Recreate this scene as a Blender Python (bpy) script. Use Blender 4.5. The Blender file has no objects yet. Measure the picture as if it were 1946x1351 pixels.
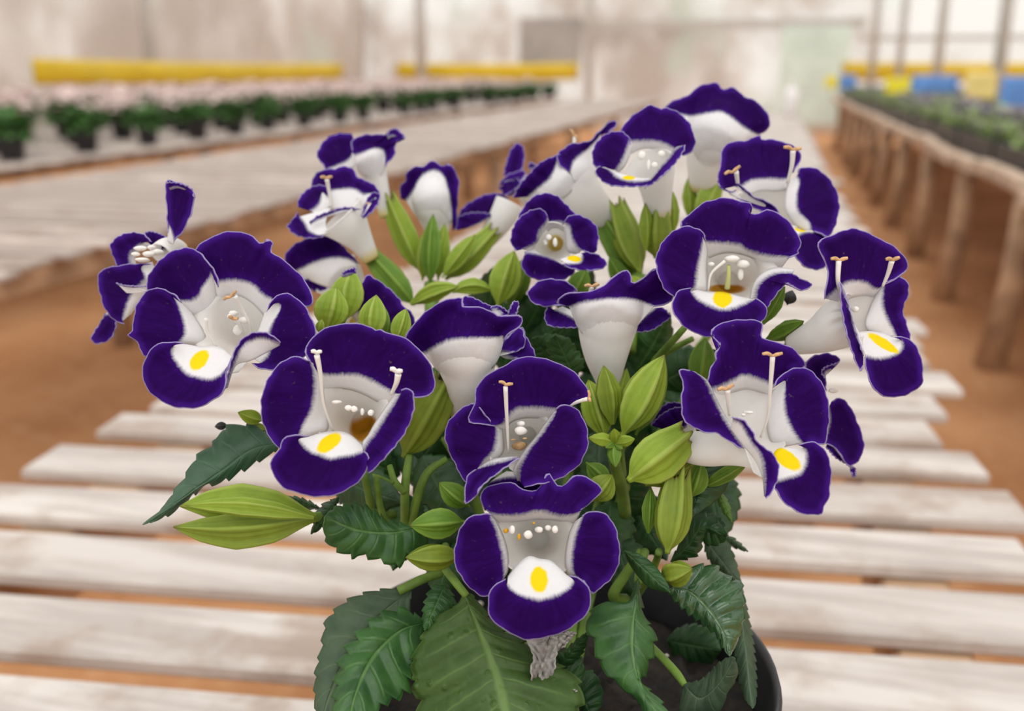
import bpy, math, random
import numpy as np
from mathutils import Vector

random.seed(7)
rng = np.random.default_rng(7)
S = bpy.context.scene
COL = S.collection

# ------------------------------------------------------------------ camera
FPX, CX, CY = 1900.0, 973.0, 675.5
YAW, PIT = math.radians(14.2), math.radians(15.9)
CAM = np.array([0.0, 0.0, 0.66])
FW = np.array([-math.sin(YAW)*math.cos(PIT), math.cos(YAW)*math.cos(PIT), -math.sin(PIT)])
RT = np.array([math.cos(YAW), math.sin(YAW), 0.0])
UP = np.cross(RT, FW)
D0 = 0.211
cd = bpy.data.cameras.new('camera')
cam = bpy.data.objects.new('camera', cd)
COL.objects.link(cam)
cam.location = CAM
cam.rotation_euler = (math.pi/2 - PIT, 0, YAW)
cd.sensor_width = 36.0
cd.lens = 36.0*FPX/1946.0
cd.clip_start, cd.clip_end = 0.01, 200
cd.dof.use_dof = True
cd.dof.focus_distance = 0.222
cd.dof.aperture_fstop = 11.5
S.camera = cam

# ------------------------------------------------------------------ light
w = bpy.data.worlds.new('overcast')
S.world = w
w.use_nodes = True
nt = w.node_tree
nt.nodes.clear()
bg = nt.nodes.new('ShaderNodeBackground')
tc = nt.nodes.new('ShaderNodeTexCoord')
sx = nt.nodes.new('ShaderNodeSeparateXYZ')
rp = nt.nodes.new('ShaderNodeValToRGB')
out = nt.nodes.new('ShaderNodeOutputWorld')
nt.links.new(tc.outputs['Generated'], sx.inputs[0])
nt.links.new(sx.outputs['Z'], rp.inputs[0])
rp.color_ramp.elements[0].position = 0.0
rp.color_ramp.elements[0].color = (0.80, 0.80, 0.78, 1)
rp.color_ramp.elements[1].position = 0.7
rp.color_ramp.elements[1].color = (1.0, 0.985, 0.96, 1)
nt.links.new(rp.outputs[0], bg.inputs[0])
bg.inputs[1].default_value = 1.4
nt.links.new(bg.outputs[0], out.inputs[0])
sl = bpy.data.lights.new('sun', 'SUN')
sl.energy = 1.1
sl.angle = math.radians(50)
sl.color = (1.0, 0.97, 0.93)
so = bpy.data.objects.new('sun', sl)
COL.objects.link(so)
so.rotation_euler = (math.radians(28), math.radians(14), 0)
S.view_settings.view_transform = 'Standard'
S.view_settings.look = 'None'
S.view_settings.exposure = 0.0
S.view_settings.gamma = 1.0
S.view_settings.use_curve_mapping = False


# ------------------------------------------------------------------ helpers
def ray(x, y):
    return FW + RT*((x-CX)/FPX) - UP*((y-CY)/FPX)


def at(x, y, d):
    """the point of the plant seen along a sight line, d mm behind the plant's front plane"""
    return CAM + ray(x, y)*(D0 + d/1000.0)


def on_y(x, y, Y):
    r = ray(x, y)
    return CAM + r*(Y/r[1])


def on_x(x, y, X):
    r = ray(x, y)
    return CAM + r*(X/r[0])


def on_z(x, y, Z):
    r = ray(x, y)
    return CAM + r*((Z-CAM[2])/r[2])


class Frame:
    def __init__(self, x0, y0, s):
        self.x0, self.y0, self.s = x0, y0, s

    def __call__(self, t):
        if isinstance(t, str):
            t = [tuple(float(q) for q in w_.split(',')) for w_ in t.split()]
        return np.array([[self.x0+p[0]/self.s, self.y0+p[1]/self.s] for p in t])


Z1 = Frame(160, 320, 2.702)
Z2 = Frame(480, 220, 3.378)
Z3 = Frame(940, 140, 3.216)
Z4 = Frame(1220, 240, 2.502)
Z5 = Frame(480, 540, 3.0704)
Z6 = Frame(820, 500, 2.936)
Z7 = Frame(1180, 580, 3.07)
Z8 = Frame(820, 860, 2.936)
Z9 = Frame(1246, 0, 2.78)
L1 = Frame(240, 740, 2.9485)
L2 = Frame(560, 1000, 3.243)
L3 = Frame(1000, 950, 3.369)
F0 = Frame(0, 0, 1.0)


def resample(P, n, smooth=True):
    P = np.asarray(P, float)
    if len(P) == 1:
        return np.repeat(P, n, 0)
    if smooth and len(P) > 2:
        Q = np.vstack([2*P[0]-P[1], P, 2*P[-1]-P[-2]])
        outp = []
        for i in range(1, len(Q)-2):
            p0, p1, p2, p3 = Q[i-1], Q[i], Q[i+1], Q[i+2]
            for t in np.linspace(0, 1, 8, endpoint=False):
                outp.append(0.5*((2*p1)+(-p0+p2)*t+(2*p0-5*p1+4*p2-p3)*t*t+(-p0+3*p1-3*p2+p3)*t**3))
        outp.append(P[-1])
        P = np.array(outp)
    seg = np.linalg.norm(np.diff(P[:, :2], axis=0), axis=1)
    s = np.concatenate([[0], np.cumsum(seg)])
    if s[-1] < 1e-9:
        return np.repeat(P[:1], n, 0)
    t = np.linspace(0, s[-1], n)
    return np.stack([np.interp(t, s, P[:, k]) for k in range(P.shape[1])], 1)


def link(name, me, mat, parent=None):
    if mat:
        me.materials.append(mat)
    o = bpy.data.objects.new(name, me)
    COL.objects.link(o)
    if parent is not None:
        o.parent = parent
    return o


ORIGIN = {}


def root_shift(parent):
    p = parent
    while p is not None and p.parent is not None:
        p = p.parent
    return ORIGIN.get(p.name, np.zeros(3)) if p is not None else np.zeros(3)


def mesh_obj(name, V, F, mat, parent=None, attr=None, smooth=True, thick=None):
    V = np.asarray(V, float) - root_shift(parent)
    me = bpy.data.meshes.new(name)
    me.from_pydata([tuple(v) for v in V], [], [tuple(int(i) for i in f) for f in F])
    if smooth:
        me.polygons.foreach_set('use_smooth', [True]*len(me.polygons))
    if attr is not None:
        a = me.color_attributes.new('pat', 'FLOAT_COLOR', 'POINT')
        a.data.foreach_set('color', np.asarray(attr, np.float32).ravel())
    me.update()
    o = link(name, me, mat, parent)
    if thick:
        m = o.modifiers.new('thickness', 'SOLIDIFY')
        m.thickness = thick
        m.offset = 0
    return o


def grid_faces(nu, nv, closed=False):
    F = []
    for j in range(nv-1):
        for i in range(nu-1 if not closed else nu):
            i2 = (i+1) % nu
            F.append((j*nu+i, j*nu+i2, (j+1)*nu+i2, (j+1)*nu+i))
    return F


def tag(o, label=None, cat=None, group=None, kind=None):
    if label:
        o['label'] = label
    if cat:
        o['category'] = cat
    if group:
        o['group'] = group
    if kind:
        o['kind'] = kind
    return o


def empty(name, loc, rz=0.0):
    o = bpy.data.objects.new(name, None)
    o.empty_display_size = 0.02
    COL.objects.link(o)
    o.location = loc
    o.rotation_euler = (0, 0, rz)
    return o


class MB:
    """collects boxes and tubes into one mesh"""
    def __init__(self):
        self.V, self.F = [], []

    def box(self, c, s, rz=0.0, jit=0.0, bev=0.0):
        c = np.array(c, float)
        hx, hy, hz = s[0]/2, s[1]/2, s[2]/2
        n = len(self.V)
        cr, sr = math.cos(rz), math.sin(rz)
        b = min(bev, hx*.5, hy*.5, hz*.5)
        if b <= 0:
            pts = [(x, y, z) for z in (-hz, hz) for x, y in ((-hx, -hy), (hx, -hy), (hx, hy), (-hx, hy))]
            F = [(0, 3, 2, 1), (4, 5, 6, 7), (0, 1, 5, 4), (1, 2, 6, 5), (2, 3, 7, 6), (3, 0, 4, 7)]
        else:
            pts = []
            for z, e in ((-hz, b), (-hz+b, 0), (hz-b, 0), (hz, b)):
                x, y = hx-e, hy-e
                pts += [(-x, -y, z), (x, -y, z), (x, y, z), (-x, y, z)]
            F = [(0, 3, 2, 1), (12, 13, 14, 15)]
            for k in range(3):
                for i in range(4):
                    F.append((k*4+i, k*4+(i+1) % 4, k*4+4+(i+1) % 4, k*4+4+i))
        for x, y, z in pts:
            j = rng.normal(0, jit, 3) if jit else 0
            self.V.append(c+np.array([x*cr-y*sr, x*sr+y*cr, z])+j)
        self.F += [tuple(i+n for i in f) for f in F]
        return self

    def tube(self, P, R, k=10, cap=True):
        P = np.asarray(P, float)
        R = np.broadcast_to(np.asarray(R, float), (len(P),))
        n = len(self.V)
        V, F = tube_rings(P, R, k)
        self.V += list(V)
        self.F += [tuple(i+n for i in f) for f in F]
        if cap:
            self.F.append(tuple(n+i for i in range(k))[::-1])
            self.F.append(tuple(n+(len(P)-1)*k+i for i in range(k)))
        return self

    def build(self, name, mat, parent=None, smooth=False):
        return mesh_obj(name, self.V, self.F, mat, parent, smooth=smooth)


def tube_rings(P, R, k):
    T = np.gradient(P, axis=0)
    T /= np.linalg.norm(T, axis=1)[:, None]+1e-12
    ref = np.array([0.31, 0.17, 0.93])
    if abs(T[0] @ ref) > 0.9:
        ref = np.array([0.9, 0.3, 0.1])
    u = np.cross(T[0], ref)
    V = []
    a = np.arange(k)*2*math.pi/k
    for i in range(len(P)):
        u = u - T[i]*(u @ T[i])
        u /= np.linalg.norm(u)+1e-12
        v = np.cross(T[i], u)
        V.append(P[i]+R[i]*(np.cos(a)[:, None]*u+np.sin(a)[:, None]*v))
    return np.concatenate(V), grid_faces(k, len(P), True)


# ------------------------------------------------------------------ materials
def new_mat(name):
    m = bpy.data.materials.new(name)
    m.use_nodes = True
    n = m.node_tree
    n.nodes.clear()
    o = n.nodes.new('ShaderNodeOutputMaterial')
    return m, n, o


def N(n, kind, **kw):
    x = n.nodes.new(kind)
    for k, v in kw.items():
        if k.startswith('i_'):
            key = k[2:]
            x.inputs[int(key) if key.isdigit() else key].default_value = v
        else:
            setattr(x, k, v)
    return x


def math_(n, op, a, b=None, c=None, clamp=False):
    x = n.nodes.new('ShaderNodeMath')
    x.operation = op
    x.use_clamp = clamp
    for k, v in enumerate((a, b, c)):
        if v is None:
            continue
        if isinstance(v, (int, float)):
            x.inputs[k].default_value = v
        else:
            n.links.new(v, x.inputs[k])
    return x.outputs[0]


def mix_(n, f, a, b):
    x = n.nodes.new('ShaderNodeMix')
    x.data_type = 'RGBA'
    for k, v in ((0, f), (6, a), (7, b)):
        if isinstance(v, (int, float)):
            x.inputs[k].default_value = v
        elif isinstance(v, tuple):
            x.inputs[k].default_value = (*v, 1) if len(v) == 3 else v
        else:
            n.links.new(v, x.inputs[k])
    return x.outputs[2]


def smooth_(n, x, lo, hi):
    m = n.nodes.new('ShaderNodeMapRange')
    m.interpolation_type = 'SMOOTHSTEP'
    n.links.new(x, m.inputs[0])
    m.inputs[1].default_value, m.inputs[2].default_value = lo, hi
    return m.outputs[0]


def noise_(n, vec, scale, detail=3, rough=.55):
    x = n.nodes.new('ShaderNodeTexNoise')
    x.inputs['Scale'].default_value = scale
    x.inputs['Detail'].default_value = detail
    x.inputs['Roughness'].default_value = rough
    if vec is not None:
        n.links.new(vec, x.inputs['Vector'])
    return x.outputs[0]


def thin_surface(n, o, col, rough=.55, trans=.25, spec=.3, normal=None, tcol=None):
    p = N(n, 'ShaderNodeBsdfPrincipled', i_Roughness=rough)
    p.inputs['Specular IOR Level'].default_value = spec
    t = N(n, 'ShaderNodeBsdfTranslucent')
    n.links.new(col, p.inputs['Base Color'])
    n.links.new(tcol or col, t.inputs[0])
    mx = N(n, 'ShaderNodeMixShader', i_0=trans)
    n.links.new(p.outputs[0], mx.inputs[1])
    n.links.new(t.outputs[0], mx.inputs[2])
    if normal:
        n.links.new(normal, p.inputs['Normal'])
        n.links.new(normal, t.inputs['Normal'])
    n.links.new(mx.outputs[0], o.inputs[0])


def petal_material():
    m, n, o = new_mat('torenia_petal')
    at_ = N(n, 'ShaderNodeAttribute', attribute_name='pat')
    sp = N(n, 'ShaderNodeSeparateColor')
    n.links.new(at_.outputs['Color'], sp.inputs[0])
    sd, ed, spot, u = sp.outputs[0], sp.outputs[1], sp.outputs[2], at_.outputs['Alpha']
    tcn = N(n, 'ShaderNodeTexCoord')
    nz = noise_(n, tcn.outputs['Object'], 900, 3)
    # radial streaks: stretched along the petal
    cv = N(n, 'ShaderNodeCombineXYZ')
    n.links.new(math_(n, 'MULTIPLY', u, 34.0), cv.inputs[0])
    n.links.new(math_(n, 'MULTIPLY', sd, 0.28), cv.inputs[1])
    st = noise_(n, cv.outputs[0], 1.0, 3, .6)
    b = math_(n, 'ADD', sd, math_(n, 'MULTIPLY', math_(n, 'SUBTRACT', st, .5), .9))
    b = math_(n, 'ADD', b, math_(n, 'MULTIPLY', math_(n, 'SUBTRACT', nz, .5), .5))
    f = smooth_(n, b, -0.8, 0.6)
    vio = mix_(n, smooth_(n, st, .2, .8), (0.022, 0.0012, 0.085), (0.046, 0.0040, 0.180))
    vio = mix_(n, math_(n, 'MULTIPLY', smooth_(n, sd, .2, 2.4), .55), vio, (0.016, 0.0005, 0.045))
    vio = mix_(n, math_(n, 'MULTIPLY', smooth_(n, math_(n, 'MULTIPLY', ed, -1.0), -2.0, -0.1), .75), vio, (0.066, 0.012, 0.27))
    big = noise_(n, tcn.outputs['Object'], 110, 2)
    vio = mix_(n, math_(n, 'MULTIPLY', smooth_(n, big, .45, .7), .5), vio, (0.016, 0.0006, 0.050))
    wht = mix_(n, nz, (0.80, 0.79, 0.80), (0.86, 0.85, 0.855))
    c = mix_(n, f, wht, vio)
    rim = math_(n, 'SUBTRACT', 1.0, smooth_(n, ed, 0.04, 0.30))
    c = mix_(n, math_(n, 'MULTIPLY', rim, .72), c, (0.56, 0.48, 0.78))
    ys = smooth_(n, math_(n, 'ADD', spot, math_(n, 'MULTIPLY', math_(n, 'SUBTRACT', nz, .5), .35)), 0.05, 0.35)
    c = mix_(n, ys, c, (0.90, 0.70, 0.012))
    bp = N(n, 'ShaderNodeBump', i_Strength=.12, i_Distance=.0004)
    n.links.new(st, bp.inputs['Height'])
    thin_surface(n, o, c, .7, .34, .05, bp.outputs[0], mix_(n, math_(n, 'MULTIPLY', f, .6), c, (0.12, 0.020, 0.42)))
    return m


def tube_material():
    m, n, o = new_mat('torenia_tube')
    at_ = N(n, 'ShaderNodeAttribute', attribute_name='pat')
    sp = N(n, 'ShaderNodeSeparateColor')
    n.links.new(at_.outputs['Color'], sp.inputs[0])
    tcn = N(n, 'ShaderNodeTexCoord')
    nz = noise_(n, tcn.outputs['Object'], 500, 3)
    wht = mix_(n, nz, (0.87, 0.86, 0.85), (0.91, 0.90, 0.88))
    c = mix_(n, smooth_(n, sp.outputs[0], .80, 1.0), wht, (0.80, 0.70, 0.32))
    c = mix_(n, smooth_(n, sp.outputs[1], .2, .6), c, (0.62, 0.33, 0.02))
    thin_surface(n, o, c, .6, .5, .12)
    return m


def plain(name, col, rough=.6, spec=.3, metal=0.0, var=0.0, scale=40, trans=0.0):
    m, n, o = new_mat(name)
    tcn = N(n, 'ShaderNodeTexCoord')
    nz = noise_(n, tcn.outputs['Object'], scale, 4)
    lo = tuple(c*(1-var) for c in col)
    hi = tuple(min(1, c*(1+var)) for c in col)
    c = mix_(n, smooth_(n, nz, .3, .7), lo, hi)
    if trans:
        thin_surface(n, o, c, rough, trans, spec)
        return m
    p = N(n, 'ShaderNodeBsdfPrincipled', i_Roughness=rough, i_Metallic=metal)
    p.inputs['Specular IOR Level'].default_value = spec
    n.links.new(c, p.inputs['Base Color'])
    n.links.new(p.outputs[0], o.inputs[0])
    return m


def leaf_material(name, dark, light, vein, rough=.42, trans=.22, spec=.45, blister=0.0):
    m, n, o = new_mat(name)
    at_ = N(n, 'ShaderNodeAttribute', attribute_name='pat')
    sp = N(n, 'ShaderNodeSeparateColor')
    n.links.new(at_.outputs['Color'], sp.inputs[0])
    uu, av, nv_ = sp.outputs[0], sp.outputs[1], sp.outputs[2]     # along, |across|, vein phase
    tcn = N(n, 'ShaderNodeTexCoord')
    nz = noise_(n, tcn.outputs['Object'], 160, 4)
    nf = noise_(n, tcn.outputs['Object'], 900, 2)
    fr = math_(n, 'FRACT', math_(n, 'ADD', nv_, math_(n, 'MULTIPLY', math_(n, 'SUBTRACT', nz, .5), .25)))
    side = math_(n, 'SUBTRACT', 1.0, smooth_(n, math_(n, 'ABSOLUTE', math_(n, 'SUBTRACT', fr, .5)), 0.0, .085))
    side = math_(n, 'MULTIPLY', side, math_(n, 'SUBTRACT', 1.0, smooth_(n, av, .55, .95)))
    midv = math_(n, 'SUBTRACT', 1.0, smooth_(n, av, .02, .09))
    v = math_(n, 'MAXIMUM', math_(n, 'MULTIPLY', side, .55), midv)
    c = mix_(n, smooth_(n, nz, .3, .7), dark, light)
    c = mix_(n, math_(n, 'MULTIPLY', v, .6), c, vein)
    c = mix_(n, math_(n, 'MULTIPLY', smooth_(n, av, .955, 1.0), .5), c, vein)
    hgt = math_(n, 'ADD', math_(n, 'MULTIPLY', nf, .35), math_(n, 'MULTIPLY', v, -.8))
    if blister:
        vo = N(n, 'ShaderNodeTexVoronoi', feature='F1')
        vo.inputs['Scale'].default_value = 330
        n.links.new(tcn.outputs['Object'], vo.inputs['Vector'])
        bl = math_(n, 'MULTIPLY', math_(n, 'SUBTRACT', 1.0, smooth_(n, vo.outputs[0], .05, .38)), smooth_(n, nz, .45, .65))
        hgt = math_(n, 'ADD', hgt, math_(n, 'MULTIPLY', bl, blister))
    bp = N(n, 'ShaderNodeBump', i_Strength=.45, i_Distance=.0006)
    n.links.new(hgt, bp.inputs['Height'])
    thin_surface(n, o, c, rough, trans, spec, bp.outputs[0], mix_(n, .5, c, (0.16, 0.32, 0.02)))
    return m


def bud_material(name, base, ridge, deep):
    m, n, o = new_mat(name)
    at_ = N(n, 'ShaderNodeAttribute', attribute_name='pat')
    sp = N(n, 'ShaderNodeSeparateColor')
    n.links.new(at_.outputs['Color'], sp.inputs[0])
    t, rd, tipc = sp.outputs[0], sp.outputs[1], sp.outputs[2]
    tcn = N(n, 'ShaderNodeTexCoord')
    nz = noise_(n, tcn.outputs['Object'], 260, 4)
    cv = N(n, 'ShaderNodeCombineXYZ')
    n.links.new(math_(n, 'MULTIPLY', at_.outputs['Alpha'], 7.0), cv.inputs[0])
    n.links.new(math_(n, 'MULTIPLY', t, 2.2), cv.inputs[1])
    stk = noise_(n, cv.outputs[0], 1.0, 4, .65)
    c = mix_(n, smooth_(n, math_(n, 'ADD', math_(n, 'MULTIPLY', nz, .5), math_(n, 'MULTIPLY', stk, .5)), .28, .66), deep, base)
    c = mix_(n, math_(n, 'MULTIPLY', smooth_(n, rd, .45, 1.0), .6), c, ridge)
    c = mix_(n, math_(n, 'MULTIPLY', smooth_(n, t, .93, 1.0), tipc), c, (0.16, 0.09, 0.03))
    bp = N(n, 'ShaderNodeBump', i_Strength=.3, i_Distance=.0005)
    n.links.new(stk, bp.inputs['Height'])
    thin_surface(n, o, c, .5, .25, .35, bp.outputs[0])
    return m


M_PETAL = petal_material()
M_TUBE = tube_material()
M_STAMEN = plain('stamen_white', (0.85, 0.82, 0.78), .5, .3, var=.05, trans=.2)
M_TAN = plain('anther_tan', (0.50, 0.30, 0.15), .6, var=.25, scale=800)
M_OCHRE = plain('throat_ochre', (0.55, 0.28, 0.015), .6, var=.2, scale=300)
M_LEAF = leaf_material('leaf_green', (0.020, 0.075, 0.018), (0.045, 0.135, 0.028), (0.12, 0.25, 0.07))
M_LEAF_BIG = leaf_material('leaf_blistered', (0.036, 0.078, 0.014), (0.060, 0.115, 0.022), (0.15, 0.25, 0.06), .5, .15, .35, blister=3.0)
M_LEAF_GLOSS = leaf_material('leaf_wet', (0.020, 0.066, 0.024), (0.040, 0.10, 0.035), (0.08, 0.17, 0.06), .14, .12, .7)
M_LEAF_GREY = leaf_material('leaf_underside', (0.050, 0.088, 0.050), (0.080, 0.125, 0.070), (0.14, 0.20, 0.11), .55, .2, .3)
M_LEAF_BLUE = leaf_material('leaf_blue_green', (0.036, 0.092, 0.048), (0.060, 0.130, 0.072), (0.10, 0.19, 0.11))
M_LEAF_DARK = leaf_material('leaf_deep_green', (0.014, 0.052, 0.016), (0.030, 0.095, 0.022), (0.06, 0.14, 0.04))
M_LEAF_YOUNG = leaf_material('leaf_young', (0.075, 0.19, 0.022), (0.13, 0.27, 0.035), (0.24, 0.38, 0.09), .45, .3)
M_BUD = bud_material('calyx_lime', (0.29, 0.40, 0.035), (0.44, 0.53, 0.12), (0.20, 0.31, 0.022))
M_BUD_DEEP = bud_material('calyx_green', (0.15, 0.28, 0.025), (0.27, 0.41, 0.07), (0.09, 0.19, 0.015))
M_BUD_OLIVE = bud_material('calyx_olive', (0.22, 0.29, 0.025), (0.31, 0.40, 0.06), (0.15, 0.22, 0.018))
M_STEM = plain('stem_green', (0.16, 0.27, 0.045), .5, .3, var=.25, scale=150, trans=.1)

# ------------------------------------------------------------------ setting
BENCH = 0.42


def ground_material():
    m, n, o = new_mat('earth_floor')
    tcn = N(n, 'ShaderNodeTexCoord')
    a = noise_(n, tcn.outputs['Object'], 2.2, 5)
    b = noise_(n, tcn.outputs['Object'], 30, 4)
    c = mix_(n, smooth_(n, a, .35, .65), (0.40, 0.185, 0.080), (0.56, 0.29, 0.14))
    c = mix_(n, math_(n, 'MULTIPLY', smooth_(n, b, .45, .75), .5), c, (0.62, 0.37, 0.20))
    p = N(n, 'ShaderNodeBsdfPrincipled', i_Roughness=.95)
    p.inputs['Specular IOR Level'].default_value = .1
    n.links.new(c, p.inputs['Base Color'])
    bp = N(n, 'ShaderNodeBump', i_Strength=.5, i_Distance=.01)
    n.links.new(b, bp.inputs['Height'])
    n.links.new(bp.outputs[0], p.inputs['Normal'])
    n.links.new(p.outputs[0], o.inputs[0])
    return m


def slat_material(name, white, grey, stain, scale=6.0, rnd=.35):
    m, n, o = new_mat(name)
    tcn = N(n, 'ShaderNodeTexCoord')
    oi = N(n, 'ShaderNodeObjectInfo')
    mp = N(n, 'ShaderNodeMapping')
    mp.inputs['Scale'].default_value = (1, 9, 9)
    n.links.new(tcn.outputs['Object'], mp.inputs[0])
    a = noise_(n, mp.outputs[0], scale, 5, .65)
    b = noise_(n, tcn.outputs['Object'], 14, 4, .6)
    c = mix_(n, smooth_(n, a, .36, .60), white, grey)
    c = mix_(n, math_(n, 'MULTIPLY', smooth_(n, b, .49, .68), .75), c, stain)
    c = mix_(n, math_(n, 'MULTIPLY', oi.outputs['Random'], rnd), c, grey)
    p = N(n, 'ShaderNodeBsdfPrincipled', i_Roughness=.75)
    p.inputs['Specular IOR Level'].default_value = .2
    n.links.new(c, p.inputs['Base Color'])
    n.links.new(p.outputs[0], o.inputs[0])
    return m


def film_material(name='greenhouse_film', lo=.45, hi=.66):
    m, n, o = new_mat(name)
    tcn = N(n, 'ShaderNodeTexCoord')
    mp = N(n, 'ShaderNodeMapping')
    mp.inputs['Scale'].default_value = (1, 1, .8)
    n.links.new(tcn.outputs['Object'], mp.inputs[0])
    a = noise_(n, mp.outputs[0], .55, 4, .6)
    b = noise_(n, mp.outputs[0], 1.3, 3, .5)
    dirt = smooth_(n, a, lo, hi)
    c = mix_(n, dirt, (0.90, 0.89, 0.86), (0.62, 0.54, 0.48))
    c = mix_(n, math_(n, 'MULTIPLY', smooth_(n, b, .54, .70), .5), c, (0.66, 0.76, 0.66))
    p = N(n, 'ShaderNodeBsdfDiffuse')
    t = N(n, 'ShaderNodeBsdfTranslucent')
    n.links.new(c, p.inputs[0])
    n.links.new(c, t.inputs[0])
    mx = N(n, 'ShaderNodeMixShader', i_0=.6)
    n.links.new(p.outputs[0], mx.inputs[1])
    n.links.new(t.outputs[0], mx.inputs[2])
    tr = N(n, 'ShaderNodeBsdfTransparent')
    m2 = N(n, 'ShaderNodeMixShader')
    n.links.new(mix_(n, dirt, (.62, .62, .62), (.25, .25, .25)), m2.inputs[0])
    n.links.new(mx.outputs[0], m2.inputs[1])
    n.links.new(tr.outputs[0], m2.inputs[2])
    n.links.new(m2.outputs[0], o.inputs[0])
    return m


M_GROUND = ground_material()
M_SLAT = slat_material('whitewashed_slat', (0.62, 0.57, 0.53), (0.42, 0.37, 0.34), (0.30, 0.21, 0.15))
M_SLAT_OLD = slat_material('weathered_slat', (0.62, 0.54, 0.485), (0.33, 0.275, 0.245), (0.24, 0.17, 0.12), rnd=1.0)
M_RAIL = plain('rough_timber', (0.44, 0.29, 0.185), .85, .1, var=.3, scale=12)
M_EDGE = plain('pale_edge_board', (0.50, 0.38, 0.29), .8, .15, var=.3, scale=25)
M_FILM = film_material()
M_FILM_OLD = film_material('dusty_film', .30, .60)
M_STEEL = plain('galvanised_steel', (0.50, 0.48, 0.45), .5, .4, var=.1)
M_YELLOW = plain('yellow_sticky_film', (0.66, 0.46, 0.018), .4, .4, var=.08, scale=3)
M_LEMON = plain('lemon_sticky_card', (0.78, 0.66, 0.02), .4, .4, var=.05, scale=8)
M_CREAM = plain('cream_sticky_card', (0.78, 0.60, 0.22), .5, .3, var=.12, scale=8)
M_BLUE = plain('blue_sticky_card', (0.11, 0.25, 0.58), .4, .4, var=.15, scale=10)
M_GREEN_SHEET = plain('pale_green_sheet', (0.64, 0.76, 0.69), .6, .2, var=.1, scale=3)
M_GREY_SHEET = plain('grey_panel', (0.40, 0.37, 0.35), .7, .2, var=.12, scale=3)
M_BLACK = plain('black_plastic', (0.018, 0.019, 0.021), .45, .4, var=.3, scale=90)
M_POT_FAR = plain('dark_grey_pot', (0.055, 0.055, 0.062), .5, .3, var=.2)
M_FOL = plain('far_foliage', (0.075, 0.17, 0.045), .6, .2, var=.45, scale=40, trans=.2)
M_FOL2 = plain('far_grey_foliage', (0.22, 0.27, 0.17), .6, .2, var=.35, scale=40, trans=.2)
M_SEED = plain('seedling_foliage', (0.36, 0.46, 0.18), .6, .2, var=.45, scale=14, trans=.2)
M_SEED_P = plain('seedling_purple', (0.27, 0.22, 0.30), .6, .2, var=.4, scale=14, trans=.2)
M_BLOSS = plain('far_blossom', (0.74, 0.59, 0.56), .6, .2, var=.25, scale=60, trans=.2)
M_WHITE_BAG = plain('white_plastic', (0.80, 0.78, 0.78), .4, .3, var=.08, scale=30)

g = MB().box((-1, 6, -0.05), (14, 16, 0.1)).build('floor', M_GROUND)
tag(g, kind='structure')


def film_wall(name, pts, mat=None):
    a, b = np.array(pts[0]), np.array(pts[1])
    n = 24
    V, F = [], []
    d = (b-a)/np.linalg.norm(b-a)
    nn = np.array([-d[1], d[0], 0])
    for j in range(9):
        for i in range(n+1):
            p = a+(b-a)*i/n
            V.append(np.array([p[0], p[1], 2.6*j/8])+nn*0.02*math.sin(i*1.9+j*.7))
    F = grid_faces(n+1, 9)
    o = mesh_obj(name, V, F, mat or M_FILM, thick=.004)
    return tag(o, kind='structure')


film_wall('wall_left', ((-4.9, -1.0, 0), (-4.9, 12.0, 0)), M_FILM_OLD)
film_wall('wall_back', ((-4.9, 12.0, 0), (3.4, 12.0, 0)))
film_wall('wall_right', ((3.4, 12.0, 0), (3.4, -1.0, 0)))
zb = on_y(1300, 47, 11.9)[2]
o = MB().box((-0.7, 11.9, zb), (3.2, .07, .09)).build('trim_1', M_STEEL)
tag(o, kind='structure')
o = MB().box((2.1, 11.9, zb-.16), (2.5, .05, .05)).build('trim_2', M_STEEL)
tag(o, kind='structure')


def slat_bench(name, x0, x1, y0, y1, pitch, wid, skew, mat, label, cat='bench', extra=None, leg_x=None, legs_dy=1.2, thin=.009):
    cxm = (x0+x1)/2
    root = empty(name, (cxm, y0, 0))
    ORIGIN[root.name] = np.array([cxm, y0, 0])
    tag(root, label, cat)
    y = y0
    rot = math.atan(skew)
    k = 0
    ys = list(extra) if extra else []
    yy = (ys[-1] if ys else y0-pitch)
    while yy+pitch < y1 and len(ys) < 98:
        yy += pitch*(1+rng.normal(0, .05))
        ys.append(yy)
    for yc in ys:
        a = x0+rng.normal(0, .006)
        b = x1+rng.normal(0, .010)
        m = MB().box(((a+b)/2, yc+skew*(a+b)/2, BENCH-thin/2), ((b-a)/math.cos(rot), wid*(1+rng.normal(0, .07)), thin), rot+rng.normal(0, .005), bev=.002)
        m.build('slat', mat, root)
    ymid = (ys[0]+ys[-1])/2
    ln = ys[-1]-ys[0]+.1
    for xr in ((x0+.10*(x1-x0)), cxm, (x1-.10*(x1-x0))):
        MB().box((xr, ymid+skew*xr, BENCH-thin-.0205), (.035, ln, .04), bev=.003).build('rail', M_RAIL, root)
    yl = ys[0]+.15
    while yl < ys[-1]:
        for xr in leg_x or ((x0+.12*(x1-x0)), (x1-.12*(x1-x0))):
            m = MB()
            hz = BENCH-thin-.041
            m.tube([(xr, yl+skew*xr, 0), (xr+.004, yl+skew*xr, hz*.5), (xr, yl+skew*xr, hz)], [.027, .024, .023], 9)
            m.build('leg', M_RAIL, root, smooth=True)
        yl += legs_dy
    return root


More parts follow.
